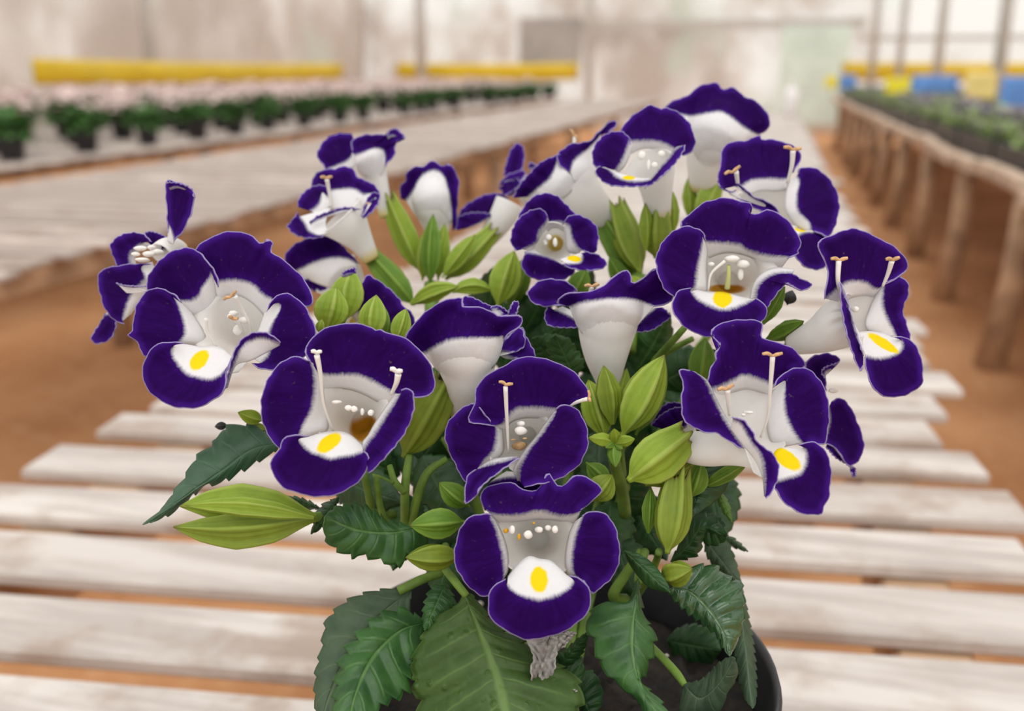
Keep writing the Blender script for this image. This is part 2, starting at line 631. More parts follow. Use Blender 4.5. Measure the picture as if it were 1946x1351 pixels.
slat_bench('slatted_bench', -0.44, 0.145, .12, 6.2, .064, .043, .12, M_SLAT,
           'narrow whitewashed slat bench under the potted purple flowers',
           extra=(.062, .125, .187, .249, .31, .375, .438, .502, .566, .634, .692, .752))
slat_bench('slatted_bench', -1.62, -0.90, .55, 9.2, .088, .058, .06, M_SLAT_OLD,
           'long empty weathered slat bench left of the potted plant', legs_dy=1.5)
slat_bench('slatted_bench', -3.45, -1.88, 1.7, 9.8, .098, .080, .0, M_SLAT_OLD,
           'far left slat bench crowded with small dark pots', legs_dy=1.6)

# right bench: board top, pale edge board, many rough posts
rb = empty('plant_bench', (1.1, 5, 0))
ORIGIN[rb.name] = np.array([1.1, 5, 0])
tag(rb, 'brown bench on rough posts right of the aisle, topped with black seedling trays', 'bench')
MB().box((1.09, 5.3, BENCH-.012), (1.06, 9.0, .02)).build('top_board', M_RAIL, rb)
m = MB()
yy = .8
while yy < 9.8:
    m.box((.54+rng.normal(0, .004), yy+.15, BENCH-.006+rng.normal(0, .003)), (.036, .30, .036), rng.normal(0, .02), bev=.004)
    yy += .3
m.build('edge_board', M_EDGE, rb)
yy = .95
k = 0
while yy < 9.6:
    for xr in (.56, 1.52):
        lean = rng.normal(0, .012)
        MB().tube([(xr-.02+lean, yy, 0), (xr+lean*.5, yy, .2), (xr, yy, BENCH-.022)], [.036, .030, .028], 9).build('post', M_RAIL, rb, smooth=True)
    yy += .735


# ---- far plants
def tuft(n, rad, h, leaf, z0=0.0, up=.6, kmin=0.0):
    """a bushy crown of many small curved leaves"""
    V, F = [], []
    for i in range(n):
        a = random.random()*2*math.pi
        r = rad*math.sqrt(random.random())
        zz = z0+h*(kmin+(1-kmin)*random.random())*(1-.35*(r/rad)**2)
        c = np.array([r*math.cos(a), r*math.sin(a), zz])
        dr = np.array([math.cos(a), math.sin(a), up*random.uniform(-.6, 1.4)])+rng.normal(0, .4, 3)
        dr /= np.linalg.norm(dr)
        sd = np.cross(dr, (0, 0, 1))
        sd /= np.linalg.norm(sd)+1e-9
        nn = np.cross(sd, dr)
        L = leaf*random.uniform(.7, 1.3)
        W = L*.38
        b = len(V)
        V += [c, c+dr*L*.45+sd*W+nn*L*.12, c+dr*L*.55, c+dr*L*.45-sd*W+nn*L*.12, c+dr*L-nn*L*.1]
        F += [(b, b+1, b+2), (b, b+2, b+3), (b+1, b+4, b+2), (b+3, b+2, b+4)]
    return np.array(V), F


def blossoms(n, rad, h, size):
    V, F = [], []
    for i in range(n):
        a = random.random()*2*math.pi
        r = rad*math.sqrt(random.random())
        c = np.array([r*math.cos(a), r*math.sin(a), h*(1-.3*(r/rad)**2)+rng.normal(0, .006)])
        nn = np.array([math.cos(a)*.5, math.sin(a)*.5, 1])+rng.normal(0, .4, 3)
        nn /= np.linalg.norm(nn)
        u = np.cross(nn, (1, 0, .2))
        u /= np.linalg.norm(u)
        v = np.cross(nn, u)
        b = len(V)
        V.append(c-nn*size*.25)
        for k in range(10):
            q = size*(1.0 if k % 2 else .7)
            t = k*2*math.pi/10
            V.append(c+q*(math.cos(t)*u+math.sin(t)*v))
        F += [(b, b+1+k, b+1+(k+1) % 10) for k in range(10)]
    return np.array(V), F


def lathe(prof, k=28):
    V, F = [], []
    for r, z in prof:
        for i in range(k):
            a = i*2*math.pi/k
            V.append((r*math.cos(a), r*math.sin(a), z))
    return np.array(V), grid_faces(k, len(prof), True)


def far_plant(flowered, variant):
    root = empty('potted_plant', (0, 0, 0))
    V, F = lathe([(.001, .002), (.034, 0), (.045, .08), (.048, .08), (.048, .092), (.044, .092), (.043, .084), (.001, .082)], 18)
    mesh_obj('pot', V, F, M_POT_FAR, root)
    if flowered:
        V, F = tuft(190, .075, .060, .036, .070)
        mesh_obj('foliage', V, F, M_FOL2 if variant % 3 else M_FOL, root, smooth=False)
        V, F = blossoms(64, .090, .168, .016)
        mesh_obj('blossoms', V, F, M_BLOSS, root, smooth=False)
    else:
        V, F = tuft(230, .054, .070, .036, .072)
        mesh_obj('foliage', V, F, M_FOL, root, smooth=False)
    return root


def copy_thing(root):
    c = root.copy()
    COL.objects.link(c)
    for ch in root.children:
        d = ch.copy()
        d.parent = c
        COL.objects.link(d)
    return c


protos = {(fl, v): far_plant(fl, v) for fl in (0, 1) for v in range(3)}
used = set()
for r_i in range(24):
    y = 2.36+r_i*.315
    for c_i in range(6):
        fl = 1 if c_i > 0 else 0
        x = -2.03-c_i*.25+rng.normal(0, .012)
        yj = y+rng.normal(0, .025)
        if c_i == 0 and r_i in (9, 14, 15):
            continue
        key = (fl, random.randrange(3))
        o = protos[key] if key not in used else copy_thing(protos[key])
        used.add(key)
        o.location = (x, yj, BENCH)
        s = random.uniform(.88, 1.06)*(1.0 if fl else .86)
        o.rotation_euler = (0, 0, random.random()*6.28)
        o.scale = (s, s, s)
        if fl:
            tag(o, 'pinkish white flowering plant in dark pot, back rows of far left bench', 'plant', 'flowering pots on the far left bench')
        else:
            tag(o, 'green leafy plant in dark pot along front edge of far left bench', 'plant', 'leafy pots at the front of the far left bench')

# ---- seedling trays on the right bench
tray_protos = []
for v in range(3):
    t = empty('seedling_tray', (0, 0, 0))
    m = MB()
    hx, hy = .232, .26
    m.box((0, 0, .004), (2*hx, 2*hy, .008))
    for sx_, sy_, wx, wy in ((-hx, 0, .008, 2*hy), (hx, 0, .008, 2*hy), (0, -hy, 2*hx, .008), (0, hy, 2*hx, .008)):
        m.box((sx_, sy_, .03), (wx, wy, .06))
    m.build('tray', M_BLACK, t)
    for nm, mt, q, z0 in (('leaves', M_SEED, 1100, .045), ('purple_shoots', M_SEED_P, 260, .060)):
        V, F = tuft(q, .198, .05, .032, z0)
        V2 = V.copy()
        ang = np.arctan2(V[:, 1], V[:, 0])
        rad = np.hypot(V[:, 0], V[:, 1])
        kx = np.minimum(1/np.maximum(abs(np.cos(ang)), 1e-6), 1/np.maximum(abs(np.sin(ang)), 1e-6))
        V2[:, 0] = np.cos(ang)*rad*kx
        V2[:, 1] = np.sin(ang)*rad*kx*1.12
        tag(mesh_obj(nm, V2, F, mt, t, smooth=False), kind='stuff')
    tray_protos.append(t)
used = set()
for r_i in range(15):
    for c_i in range(2):
        v = random.randrange(3)
        o = tray_protos[v] if v not in used else copy_thing(tray_protos[v])
        used.add(v)
        o.location = (.815+c_i*.52, 1.55+r_i*.56, BENCH-.0018)
        o.rotation_euler = (0, 0, math.pi*random.randrange(2))
        tag(o, 'black tray of green and purple seedlings on the right bench', 'seedling tray', 'seedling trays on the right bench')
for t in [t for i, t in enumerate(tray_protos) if i not in used]:
    for ch in list(t.children):
        bpy.data.objects.remove(ch)
    bpy.data.objects.remove(t)


# ---- steel poles, sticky tapes, sticky cards
def pole(px, Y, r, label):
    p = on_y(px, 100, Y)
    MBo = MB().tube([(p[0], p[1], 0), (p[0], p[1], 1.3), (p[0], p[1], 2.6)], r, 12)
    o_ = MBo.build('support_pole', M_STEEL, smooth=True)
    tag(o_, label, 'pole')
    return p


PL = [pole(283, 7.1, .045, 'grey steel pole in front of the left yellow sticky tape'),
      pole(800, 11.2, .06, 'grey steel pole standing before the back wall left of centre'),
      pole(1120, 11.5, .04, 'grey steel pole at the right end of the middle yellow tape'),
      pole(1660, 10.9, .035, 'grey steel pole behind the right bench, nearest the aisle'),
      pole(1712, 10.6, .035, 'second grey steel pole from the aisle behind the right bench'),
      pole(1785, 10.9, .045, 'third grey steel pole from the aisle behind the right bench'),
      pole(1903, 8.9, .05, 'thick grey steel pole at the far right behind the trays')]


def tape(a, b, z0, z1, label):
    a, b = np.array(a), np.array(b)
    n = 30
    V = []
    dd = (b-a)/np.linalg.norm(b-a)
    nn = np.array([-dd[1], dd[0]])
    for j, z in enumerate(np.linspace(z0, z1, 4)):
        for i in range(n+1):
            p = a+(b-a)*i/n+nn*.006*math.sin(i*1.1+j)
            V.append((p[0], p[1], z-.015*math.sin(math.pi*i/n)))
    mid_ = (a+b)/2
    root = empty('sticky_tape', (mid_[0], mid_[1], 0))
    ORIGIN[root.name] = np.array([mid_[0], mid_[1], 0])
    tag(root, label, 'tape')
    mesh_obj('film', V, grid_faces(n+1, 4), M_YELLOW, root, thick=.002)
    for e in (a, b):
        MB().tube([(e[0], e[1], 0), (e[0], e[1], .4), (e[0], e[1], z1+.02)], .008, 8).build('stake', M_STEEL, root, smooth=True)
    return root


ya = on_x(58, 130, -4.5)[1]
tape((-4.5, ya), (-4.5, 10.4), .575, .735, 'long yellow sticky tape strung beside the left wall')
tape((on_y(752, 130, 11.6)[0], 11.6), (on_y(1100, 130, 11.6)[0], 11.6), on_y(900, 151, 11.6)[2], on_y(900, 119, 11.6)[2],
     'yellow sticky tape strung across the back left of centre')
tape((on_y(1600, 130, 11.4)[0], 11.4), (3.2, 11.4), on_y(1700, 152, 11.4)[2], on_y(1700, 117, 11.4)[2],
     'yellow sticky tape strung across the back behind the right bench')


def card(px, Y, y0, y1, wpx, mat, label, name='sticky_card'):
    top, bot = on_y(px, y0, Y), on_y(px, y1, Y)
    wd = wpx/FPX*Y
    root = empty(name, (top[0], Y, BENCH))
    ORIGIN[root.name] = np.array([top[0], Y, BENCH])
    tag(root, label, 'sticky card')
    V = []
    for j in range(7):
        for i in range(7):
            u, v = i/6-.5, j/6
            V.append((top[0]+u*wd, Y+.02*math.sin(u*3.0)+.01*v, bot[2]+(top[2]-bot[2])*v))
    mesh_obj('card', V, grid_faces(7, 7), mat, root, thick=.003)
    MB().tube([(top[0], Y+.012, BENCH+.001), (top[0], Y+.012, top[2])], .004, 8).build('stake', M_RAIL, root, smooth=True)


card(1710, 6.87, 148, 182, 46, M_LEMON, 'lemon yellow sticky card standing in the middle of the right bench')
card(1778, 6.31, 143, 176, 78, M_BLUE, 'wide blue sticky card beside the lemon one on the right bench')
card(1612, 9.11, 142, 170, 30, M_BLUE, 'small pale blue sticky card far down the right bench near the aisle')
card(1868, 5.75, 136, 192, 52, M_CREAM, 'cream yellow sticky card standing tall behind the right trays')
card(1938, 4.63, 145, 205, 56, M_BLUE, 'big blue sticky card at the right edge of the right bench')
card(1582, 9.72, 146, 166, 24, M_LEMON, 'small dull yellow sticky card at the far end of the right bench')


def upright(name, x0, x1, y0, y1, Y, mat):
    a, b = on_y(x0, y0, Y), on_y(x1, y1, Y)
    return MB().box(((a[0]+b[0])/2, Y, (max(a[2], 0)+max(b[2], 0))/2), (abs(b[0]-a[0]), .04, abs(a[2]-b[2])), bev=.004).build(name, mat)


o = upright('door_1', 1488, 1602, 52, 236, 11.85, M_GREEN_SHEET)
tag(o, kind='structure')
o = upright('ventilation_panel', 988, 1102, 34, 128, 11.8, M_GREY_SHEET)
tag(o, 'grey rectangular panel on the back wall left of centre', 'panel')

# white bottle standing at the far end of the middle bench
bx_, by_ = .095, 5.85
root = empty('plastic_bottle', (bx_, by_, BENCH))
ORIGIN[root.name] = np.array([bx_, by_, BENCH])
tag(root, 'white plastic bottle standing at the far end of the whitewashed slat bench', 'bottle')
V, F = lathe([(.002, .0005), (.036, .0005), (.040, .008), (.040, .11), (.034, .135), (.016, .150), (.014, .165)], 24)
mesh_obj('bottle_body', V+np.array([bx_, by_, BENCH]), F, M_WHITE_BAG, root)
V, F = lathe([(.016, .160), (.017, .162), (.017, .182), (.014, .185), (.001, .185)], 20)
mesh_obj('cap', V+np.array([bx_, by_, BENCH]), F, M_WHITE_BAG, root)

#PLANT#
# ------------------------------------------------------------------ the potted plant
PC = np.array([-0.0446, 0.2116, BENCH])
RIM_Z, RIM_R = 0.5204, 0.0562
plant = empty('potted_wishbone_flower', PC)
ORIGIN[plant.name] = PC
tag(plant, 'potted plant with large purple and white flowers in a black nursery pot in front', 'potted plant')
hp = RIM_Z-BENCH
V, F = lathe([(.001, .0), (.040, .0), (.0425, .002), (.0525, hp-.012), (.0545, hp-.011), (.0562, hp-.002), (.0556, hp), (.0548, hp),
              (.0540, hp-.002), (.0515, hp-.012), (.045, .03), (.001, .03)], 64)
mesh_obj('pot', V+PC, F, M_BLACK, plant)


def soil_material():
    m, n, o = new_mat('potting_soil')
    tcn = N(n, 'ShaderNodeTexCoord')
    a = noise_(n, tcn.outputs['Object'], 220, 5, .7)
    c = mix_(n, smooth_(n, a, .35, .7), (0.006, 0.004, 0.003), (0.030, 0.020, 0.014))
    p = N(n, 'ShaderNodeBsdfPrincipled', i_Roughness=.95)
    n.links.new(c, p.inputs['Base Color'])
    n.links.new(p.outputs[0], o.inputs[0])
    return m


M_SOIL = soil_material()
V, F = [], []
nr, na = 22, 60
for j in range(nr):
    r = .0508*j/(nr-1)+.0002
    for i in range(na):
        a = i*2*math.pi/na
        V.append(PC+np.array([r*math.cos(a), r*math.sin(a), hp-.013+(rng.normal(0, .0009) if j < nr-1 else 0)+.004*(1-j/nr)]))
mesh_obj('soil', V, grid_faces(na, nr, True), M_SOIL, plant)
M_PERL = plain('perlite', (0.62, 0.58, 0.50), .9, .1, var=.1, scale=300)
for k in range(14):
    a, r = random.random()*6.28, .048*math.sqrt(random.random())
    if k == 0:
        a, r = math.radians(130), .040
    bm = []
    Vp, Fp = lathe([(.0001, -.0012), (.0011, -.0006), (.0014, .0002), (.0008, .0010), (.0001, .0013)], 8)
    mesh_obj('perlite_grain', Vp*random.uniform(.4, .8)+rng.normal(0, .00008, Vp.shape)+PC+np.array([r*math.cos(a), r*math.sin(a), hp-.0095]), Fp, M_PERL, plant)


def cam_pts(px, D):
    """px: (n,2) sight lines, D: (n,) distances in m"""
    r = FW[None]+RT[None]*((px[:, 0]-CX)/FPX)[:, None]-UP[None]*((px[:, 1]-CY)/FPX)[:, None]
    return CAM+r*np.asarray(D)[:, None]


class Face:
    """the plane a flower's face lies in"""
    def __init__(self, c, d, n):
        self.D = D0+d/1000
        n = np.array([n[0], n[1], 1.0])
        self.n = n/np.linalg.norm(n)
        self.r0 = np.array([(c[0]-CX)/FPX, -(c[1]-CY)/FPX, -1.0])
        self.k = self.n @ (self.r0*self.D)
        self.lim = .020

    def depth(self, px):
        r = np.stack([(px[:, 0]-CX)/FPX, -(px[:, 1]-CY)/FPX, -np.ones(len(px))], 1)
        q = r @ self.n
        D = self.k/np.where(abs(q) < 1e-6, -1e-6, q)
        e = (D-self.D)/self.lim
        return self.D+self.lim*np.tanh(e)


def seg_dist(Q, P):
    best = np.full(len(Q), 1e9)
    for a, b in zip(P[:-1], P[1:]):
        ab = b-a
        t = np.clip(((Q-a) @ ab)/(ab @ ab+1e-18), 0, 1)
        best = np.minimum(best, np.linalg.norm(Q-(a+t[:, None]*ab), axis=1))
    return best


FRINGE = [0]


def petal(fl, name, face, Z, inner, mid, outer, off=(8, 1.5, 0), spot=None, ruffle=.5, nu=44, nv=20, dz=0.0, wrap=None, build=True, front=None):
    I, M, O = (resample(Z(c), nu) for c in (inner, mid, outer))
    mmpx = 1000*face.D/FPX                         # mm per px at the flower
    FRINGE[0] += 1
    u = np.linspace(0, 1, nu)
    ph = FRINGE[0]*1.7
    O = O+(np.sin(u*47+ph)*.8+np.sin(u*83+ph*2)*.55)[:, None]*np.stack([np.gradient(O[:, 1]), -np.gradient(O[:, 0])], 1)/(np.linalg.norm(np.gradient(O, axis=0), axis=1)[:, None]+1e-9)
    a, b = np.linalg.norm(M-I, axis=1), np.linalg.norm(O-M, axis=1)
    tm = np.clip(a/(a+b+1e-9), .08, .92)
    ruf = ruffle*(np.sin(u*13+ph)+.6*np.sin(u*29+ph*1.3))
    px, D, sd = [], [], []
    for j in range(nv):
        t = j/(nv-1)
        lo = t < tm
        s = np.where(lo, t/tm, (t-tm)/(1-tm))
        p = np.where(lo[:, None], I+(M-I)*s[:, None], M+(O-M)*s[:, None])
        # smooth profile of depth from throat to rim
        q = 3*s*s-2*s*s*s
        dd = np.where(lo, off[0]+(off[1]-off[0])*s**.8, off[1]+(off[2]-off[1])*q+ruf*t*t)
        px.append(p)
        if wrap is not None:
            # the petal grows out of the near side of its own tube and flares towards its rim
            if j == 0:
                base = front(I)
            tt = t*t
            sink = .0006*max(0.0, 1-t/.3)
            D.append(np.minimum(base-(wrap[0]*t+wrap[1]*tt-ruf*tt)/1000, front(p, .00045))+sink)
        else:
            D.append(face.depth(p)+(dd+dz)/1000)
        sd.append(np.where(lo, -(1-s)*a, s*b)*mmpx)
    px, D, sd = np.concatenate(px), np.concatenate(D), np.concatenate(sd)
    if not build:
        return np.concatenate([px[:nu], D[:nu, None]], 1)
    W = cam_pts(px, D)
    ed = seg_dist(px, O)*mmpx
    at_ = np.zeros((len(W), 4))
    at_[:, 0], at_[:, 1], at_[:, 3] = sd, ed, np.tile(u, nv)
    if spot:
        (sx_, sy_), (sa, sb), ang = spot
        c = Z([(sx_, sy_)])[0]
        v = px-c
        ca, sa_ = math.cos(math.radians(ang)), math.sin(math.radians(ang))
        e = np.hypot((v[:, 0]*ca+v[:, 1]*sa_)/(sa/Z.s), (-v[:, 0]*sa_+v[:, 1]*ca)/(sb/Z.s))
        at_[:, 2] = 1.2-e
    return mesh_obj(name, W, grid_faces(nu, nv), M_PETAL, fl, attr=at_, thick=.00022)


def tube_part(name, Z, d, pts, mat, parent, k=48, spot=None, mouth=None, slim=0.0):
    """a soft funnel: pts are (x, y, extra depth mm, radius in frame px)"""
    A = np.array([[*Z([(p[0], p[1])])[0], p[2], p[3]/Z.s] for p in pts])
    n = 26
    s = np.linspace(0, len(A)-1, n)
    Q = resample_param(A, s)
    D = D0+(d+Q[:, 2])/1000
    C = cam_pts(Q[:, :2], D)
    R = np.maximum(Q[:, 3], .5)*D/FPX
    q_ = np.clip(np.linspace(0, 1, n)/.3, 0, 1)
    R = R*(1-slim*(1-q_*q_*(3-2*q_)))
    V, F = tube_rings(C, R, k)
    if mouth is not None:
        # the funnel starts exactly where the petals end, then rounds into the tube
        c0 = Q[0, :2]
        ma = np.arctan2(mouth[:, 1]-c0[1], mouth[:, 0]-c0[0])
        mr, md = np.hypot(mouth[:, 0]-c0[0], mouth[:, 1]-c0[1]), mouth[:, 2]
        ra = np.arange(k)*2*math.pi/k
        rr, rd = np.zeros(k), np.zeros(k)
        for i in range(k):
            da = np.abs((ma-ra[i]+math.pi) % (2*math.pi)-math.pi)
            wt = np.exp(-(da/.16)**2)+1e-5*np.exp(-da)
            rr[i], rd[i] = (wt @ mr)/wt.sum(), (wt @ md)/wt.sum()
        M0 = cam_pts(np.stack([c0[0]+rr*1.05*np.cos(ra), c0[1]+rr*1.05*np.sin(ra)], 1), rd+.00025)
        M0 = min((np.roll(M0[::sg], r_, 0) for sg in (1, -1) for r_ in range(k)), key=lambda q_: ((q_-V[8*k:9*k])**2).sum())
        for j in range(10):
            q = 1-j/10
            q = q*q*(3-2*q)
            V[j*k:(j+1)*k] = M0*q+V[j*k:(j+1)*k]*(1-q)
    F.append(tuple((n-1)*k+i for i in range(k)))
    at_ = np.zeros((len(V), 4))
    at_[:, 0] = np.repeat(np.linspace(0, 1 if mouth is None else .8, n), k)
    if spot is not None:
        pr = V-CAM
        Dp = pr @ FW
        X, Y = CX+FPX*(pr @ RT)/Dp, CY-FPX*(pr @ UP)/Dp
        c = Z([spot[:2]])[0]
        e = np.hypot((X-c[0])/(spot[2]/Z.s), (Y-c[1])/(spot[3]/Z.s))
        far = np.repeat(np.linspace(0, 1, n), k) > .12
        at_[:, 1] = np.where(far, 1.4-e, 0)
    return mesh_obj(name, V, F, mat, parent, attr=at_, thick=.0003)


def resample_param(A, s):
    Q = np.vstack([2*A[0]-A[1], A, 2*A[-1]-A[-2]])
    o_ = []
    for x in s:
        i = min(int(x), len(A)-2)
        t = x-i
        p0, p1, p2, p3 = Q[i], Q[i+1], Q[i+2], Q[i+3]
        o_.append(0.5*((2*p1)+(-p0+p2)*t+(2*p0-5*p1+4*p2-p3)*t*t+(-p0+3*p1-3*p2+p3)*t**3))
    return np.array(o_)


def rod(name, Z, d, pts, mat, parent, k=10):
    A = np.array([[*Z([(p[0], p[1])])[0], p[2], p[3]/Z.s] for p in pts])
    Q = resample_param(A, np.linspace(0, len(A)-1, 6*(len(A)-1)+1))
    D = D0+(d+Q[:, 2])/1000
    C = cam_pts(Q[:, :2], D)
    m = MB().tube(C, np.maximum(Q[:, 3], .2)*D/FPX, k)
    return m.build(name, mat, parent, smooth=True)


def stamen(fl, Z, d, path, head=None, wide=40, tan=True, thick=6, mat=None):
    """white filament with a forked tan anther; path points are (x, y, depth)"""
    P_ = [(p[0], p[1], p[2], thick*(.8+.9*max(0, 1-.5*i))) for i, p in enumerate(path)]
    f_ = rod('stamen', Z, d, P_, M_STAMEN, fl)
    if head is not None:
        x, y, a = head
        ca, sa_ = math.cos(math.radians(a)), math.sin(math.radians(a))
        h = wide/2
        z0 = path[0][2]
        pts = [(x-h*ca, y-h*sa_, z0-.3, thick*.9), (x-h*.45*ca+.12*h*sa_, y-h*.45*sa_-.12*h*ca+h*.1, z0-.2, thick*1.25), (x, y+h*.22, z0, thick*1.0),
               (x+h*.45*ca, y+h*.45*sa_+h*.1, z0-.2, thick*1.25), (x+h*ca, y+h*sa_, z0-.3, thick*.9)]
        rod('anther', Z, d, pts, M_TAN if tan else M_STAMEN, f_)
    return f_


def blobs(fl, Z, d, pts, name='anther_lobe', mat=None):
    for (x, y, dd, rx, ry) in pts:
        rx, ry = rx*.72, ry*.72
        c = Z([(x, y)])[0]
        D = D0+(d+dd)/1000
        C = cam_pts(np.array([c]), np.array([D]))[0]
        V, F = [], []
        for j in range(8):
            th = math.pi*(j+.02)/7.04
            for i in range(12):
                a = i*2*math.pi/12
                q = 1+.22*math.sin(2*a+x)+.15*math.sin(3*a+y+th*2)
                V.append(C+(RT*rx*q*math.sin(th)*math.cos(a)-UP*ry*math.cos(th)+FW*rx*.7*math.sin(th)*math.sin(a))*D/FPX/Z.s)
        mesh_obj(name, V, grid_faces(12, 8, True), mat or M_STAMEN, fl)


def bud(Z, base, tip, w_, d, mat=M_BUD, teeth=0.0, bend=(0, 0), prof='bud', ph=0.0, parent=None, name='bud', ridge=.22, flat=.85, tipc=.6, k=50, n=34):
    b, t = Z([base])[0], Z([tip])[0]
    L = t-b
    nrm = np.array([-L[1], L[0]])/np.linalg.norm(L)
    W = w_/Z.s
    s = np.linspace(0, 1, n)
    bx = bend[0]/Z.s
    c = b+L*s[:, None]+nrm*(bx*np.sin(math.pi*s))[:, None]
    dd = d[0]+(d[1]-d[0])*s
    D = D0+dd/1000
    C = cam_pts(c, D)
    if prof == 'bud':
        r = np.interp(s, [0, .06, .16, .3, .45, .6, .75, .88, .96, 1], [.13, .17, .52, .86, 1, .95, .74, .42, .16, .02])
    elif prof == 'calyx':
        r = np.interp(s, [0, .06, .16, .32, .5, .7, .86, 1], [.14, .2, .58, .90, 1, .90, .72, .60])
    else:
        r = np.interp(s, [0, .1, .3, .55, .8, .93, 1], [.25, .45, .85, 1, .62, .25, .03])
    r = r*W/2*D/FPX
    T = np.gradient(C, axis=0)
    T /= np.linalg.norm(T, axis=1)[:, None]
    a = np.arange(k)*2*math.pi/k
    V, A = [], []
    for i in range(n):
        v = FW-T[i]*(FW @ T[i])
        v /= np.linalg.norm(v)
        u = np.cross(T[i], v)
        rd = np.cos(2.5*(a+ph))**2
        r2 = np.cos(5*(a+ph)+.6)**2
        rd = np.maximum(rd**3.0, .22*r2**4*(1-rd))
        q = 1-ridge+ridge*1.6*rd*min(1, s[i]*5)
        sh = np.zeros(k)
        if teeth:
            sh = teeth*(rd-.35)*max(0, (s[i]-.55)/.45)**1.5*np.linalg.norm(C[-1]-C[0])
        V.append(C[i]+r[i]*q[:, None]*(np.cos(a)[:, None]*u+flat*np.sin(a)[:, None]*v)+sh[:, None]*T[i])
        A.append(np.stack([np.full(k, s[i]), rd, np.full(k, tipc), a], 1))
    return mesh_obj(name, np.concatenate(V), grid_faces(k, n, True), mat, parent or plant, attr=np.concatenate(A), thick=.00025 if teeth else None)


def leaf(Z, base, tip, left, right, mat=M_LEAF, d=(20, 20), mid=None, eo=(2, 2), serr=9, amp=7, quilt=.5, veins=6, nu=120, nh=11, dip=0.0, name='leaf', parent=None, wav=.6, crumple=0.0):
    B, T = base, tip
    left = [tuple(float(q) for q in s_.split(',')) for s_ in left.split()]
    right = [tuple(float(q) for q in s_.split(',')) for s_ in right.split()]
    m_ = [B]+([tuple(float(q) for q in s_.split(',')) for s_ in mid.split()] if mid else [])+[T]
    Mc, Lc, Rc = (resample(Z(c), nu) for c in (m_, [B]+left+[T], [B]+right+[T]))
    u = np.linspace(0, 1, nu)
    env = np.sin(math.pi*np.clip(u*1.02, 0, 1))**.5
    phs = sum(B)*.01
    out_px, D, A = [], [], []
    base_d = d[0]+(d[1]-d[0])*u - dip*np.sin(math.pi*u)
    for j in range(-nh, nh+1):
        v = j/nh
        E_ = Lc if v < 0 else Rc
        av = abs(v)
        p = Mc+(E_-Mc)*av
        if serr:
            x = (u*serr+(.13 if v < 0 else .4)) % 1.0
            saw = (x**.8-.5)*1.7*amp/Z.s*env*av**6
            dirv = (E_-Mc)/(np.linalg.norm(E_-Mc, axis=1)[:, None]+1e-6)
            p = p+dirv*saw[:, None]
        e = eo[0] if v < 0 else eo[1]
        q = u*veins-av*.9
        dd = base_d+e*av**1.5*env - quilt*np.abs(np.sin(math.pi*q))*np.sin(math.pi*min(1, av*1.02))**.7*env
        dd = dd+wav*av*av*np.sin(u*11+phs+v)
        if crumple:
            dd = dd+crumple*(np.sin(u*19+v*5)+np.sin(u*37-v*9+1)*.6+np.sin(v*13+u*7)*.7)
            p = p+(crumple*2.2*av*(np.sin(u*31+v*2)+.7*np.sin(u*67)))[:, None]*(E_-Mc)/(np.linalg.norm(E_-Mc, axis=1)[:, None]+1e-6)
        out_px.append(p)
        D.append(D0+dd/1000)
        A.append(np.stack([u, np.full(nu, av), q+20, np.zeros(nu)], 1))
    W = cam_pts(np.concatenate(out_px), np.concatenate(D))
    return mesh_obj(name, W, grid_faces(nu, 2*nh+1), mat, parent or plant, attr=np.concatenate(A), thick=.0003)


def flower(c, Z, d, n, petals, tube, label=None, spot=None, tname='flower'):
    fc = Face(Z([c])[0], d, n)
    mouth = []
    keep = FRINGE[0]
    for p in petals:
        kw = dict(p[4]) if len(p) > 4 else {}
        if 'wrap' not in kw:
            mouth.append(petal(None, p[0], fc, Z, p[1], p[2], p[3], build=False, **kw))
    FRINGE[0] = keep
    fm = np.concatenate(mouth) if mouth and tube[0][2] >= 3.5 and len(mouth) > 2 else None
    fl = tube_part(tname, Z, d, tube, M_TUBE, plant, spot=spot, mouth=fm, slim=.13 if any(len(p) > 4 and 'wrap' in p[4] for p in petals) else 0)
    if label:
        fl['label'] = label
    A = np.array([[*Z([(q[0], q[1])])[0], q[2], q[3]/Z.s] for q in tube])
    A = resample_param(A, np.linspace(0, len(A)-1, 40))

    def front(I, only=None):
        """distance of the near side of the tube behind each point"""
        o_ = []
        for p in I:
            dist = np.hypot(A[:, 0]-p[0], A[:, 1]-p[1])
            k_ = np.argmin(dist/A[:, 3])
            Dc = D0+(d+A[k_, 2])/1000
            r_ = A[k_, 3]
            h_ = math.sqrt(max(0.0, 1-min(1.0, dist[k_]/r_)**2))*r_*Dc/FPX
            o_.append(Dc-h_-.0004 if only is None or h_ > .0008 else 9.0)
        o_ = np.array(o_)
        if only is not None:
            return o_
        return np.convolve(np.pad(o_, 2, mode='edge'), np.ones(5)/5, 'valid')
    for p in petals:
        kw = dict(p[4]) if len(p) > 4 else {}
        if 'wrap' in kw:
            kw['front'] = front
        petal(fl, p[0], fc, Z, p[1], p[2], p[3], **kw)
    return fl


def stem(Z, pts, r=7, mat=None):
    return rod('stem', Z, 0, [(*p, r*Z.s/3) if len(p) == 3 else p for p in pts], mat or M_STEM, plant)


UPP, SID, LOW = 'upper_petal', 'side_petal', 'lower_petal'

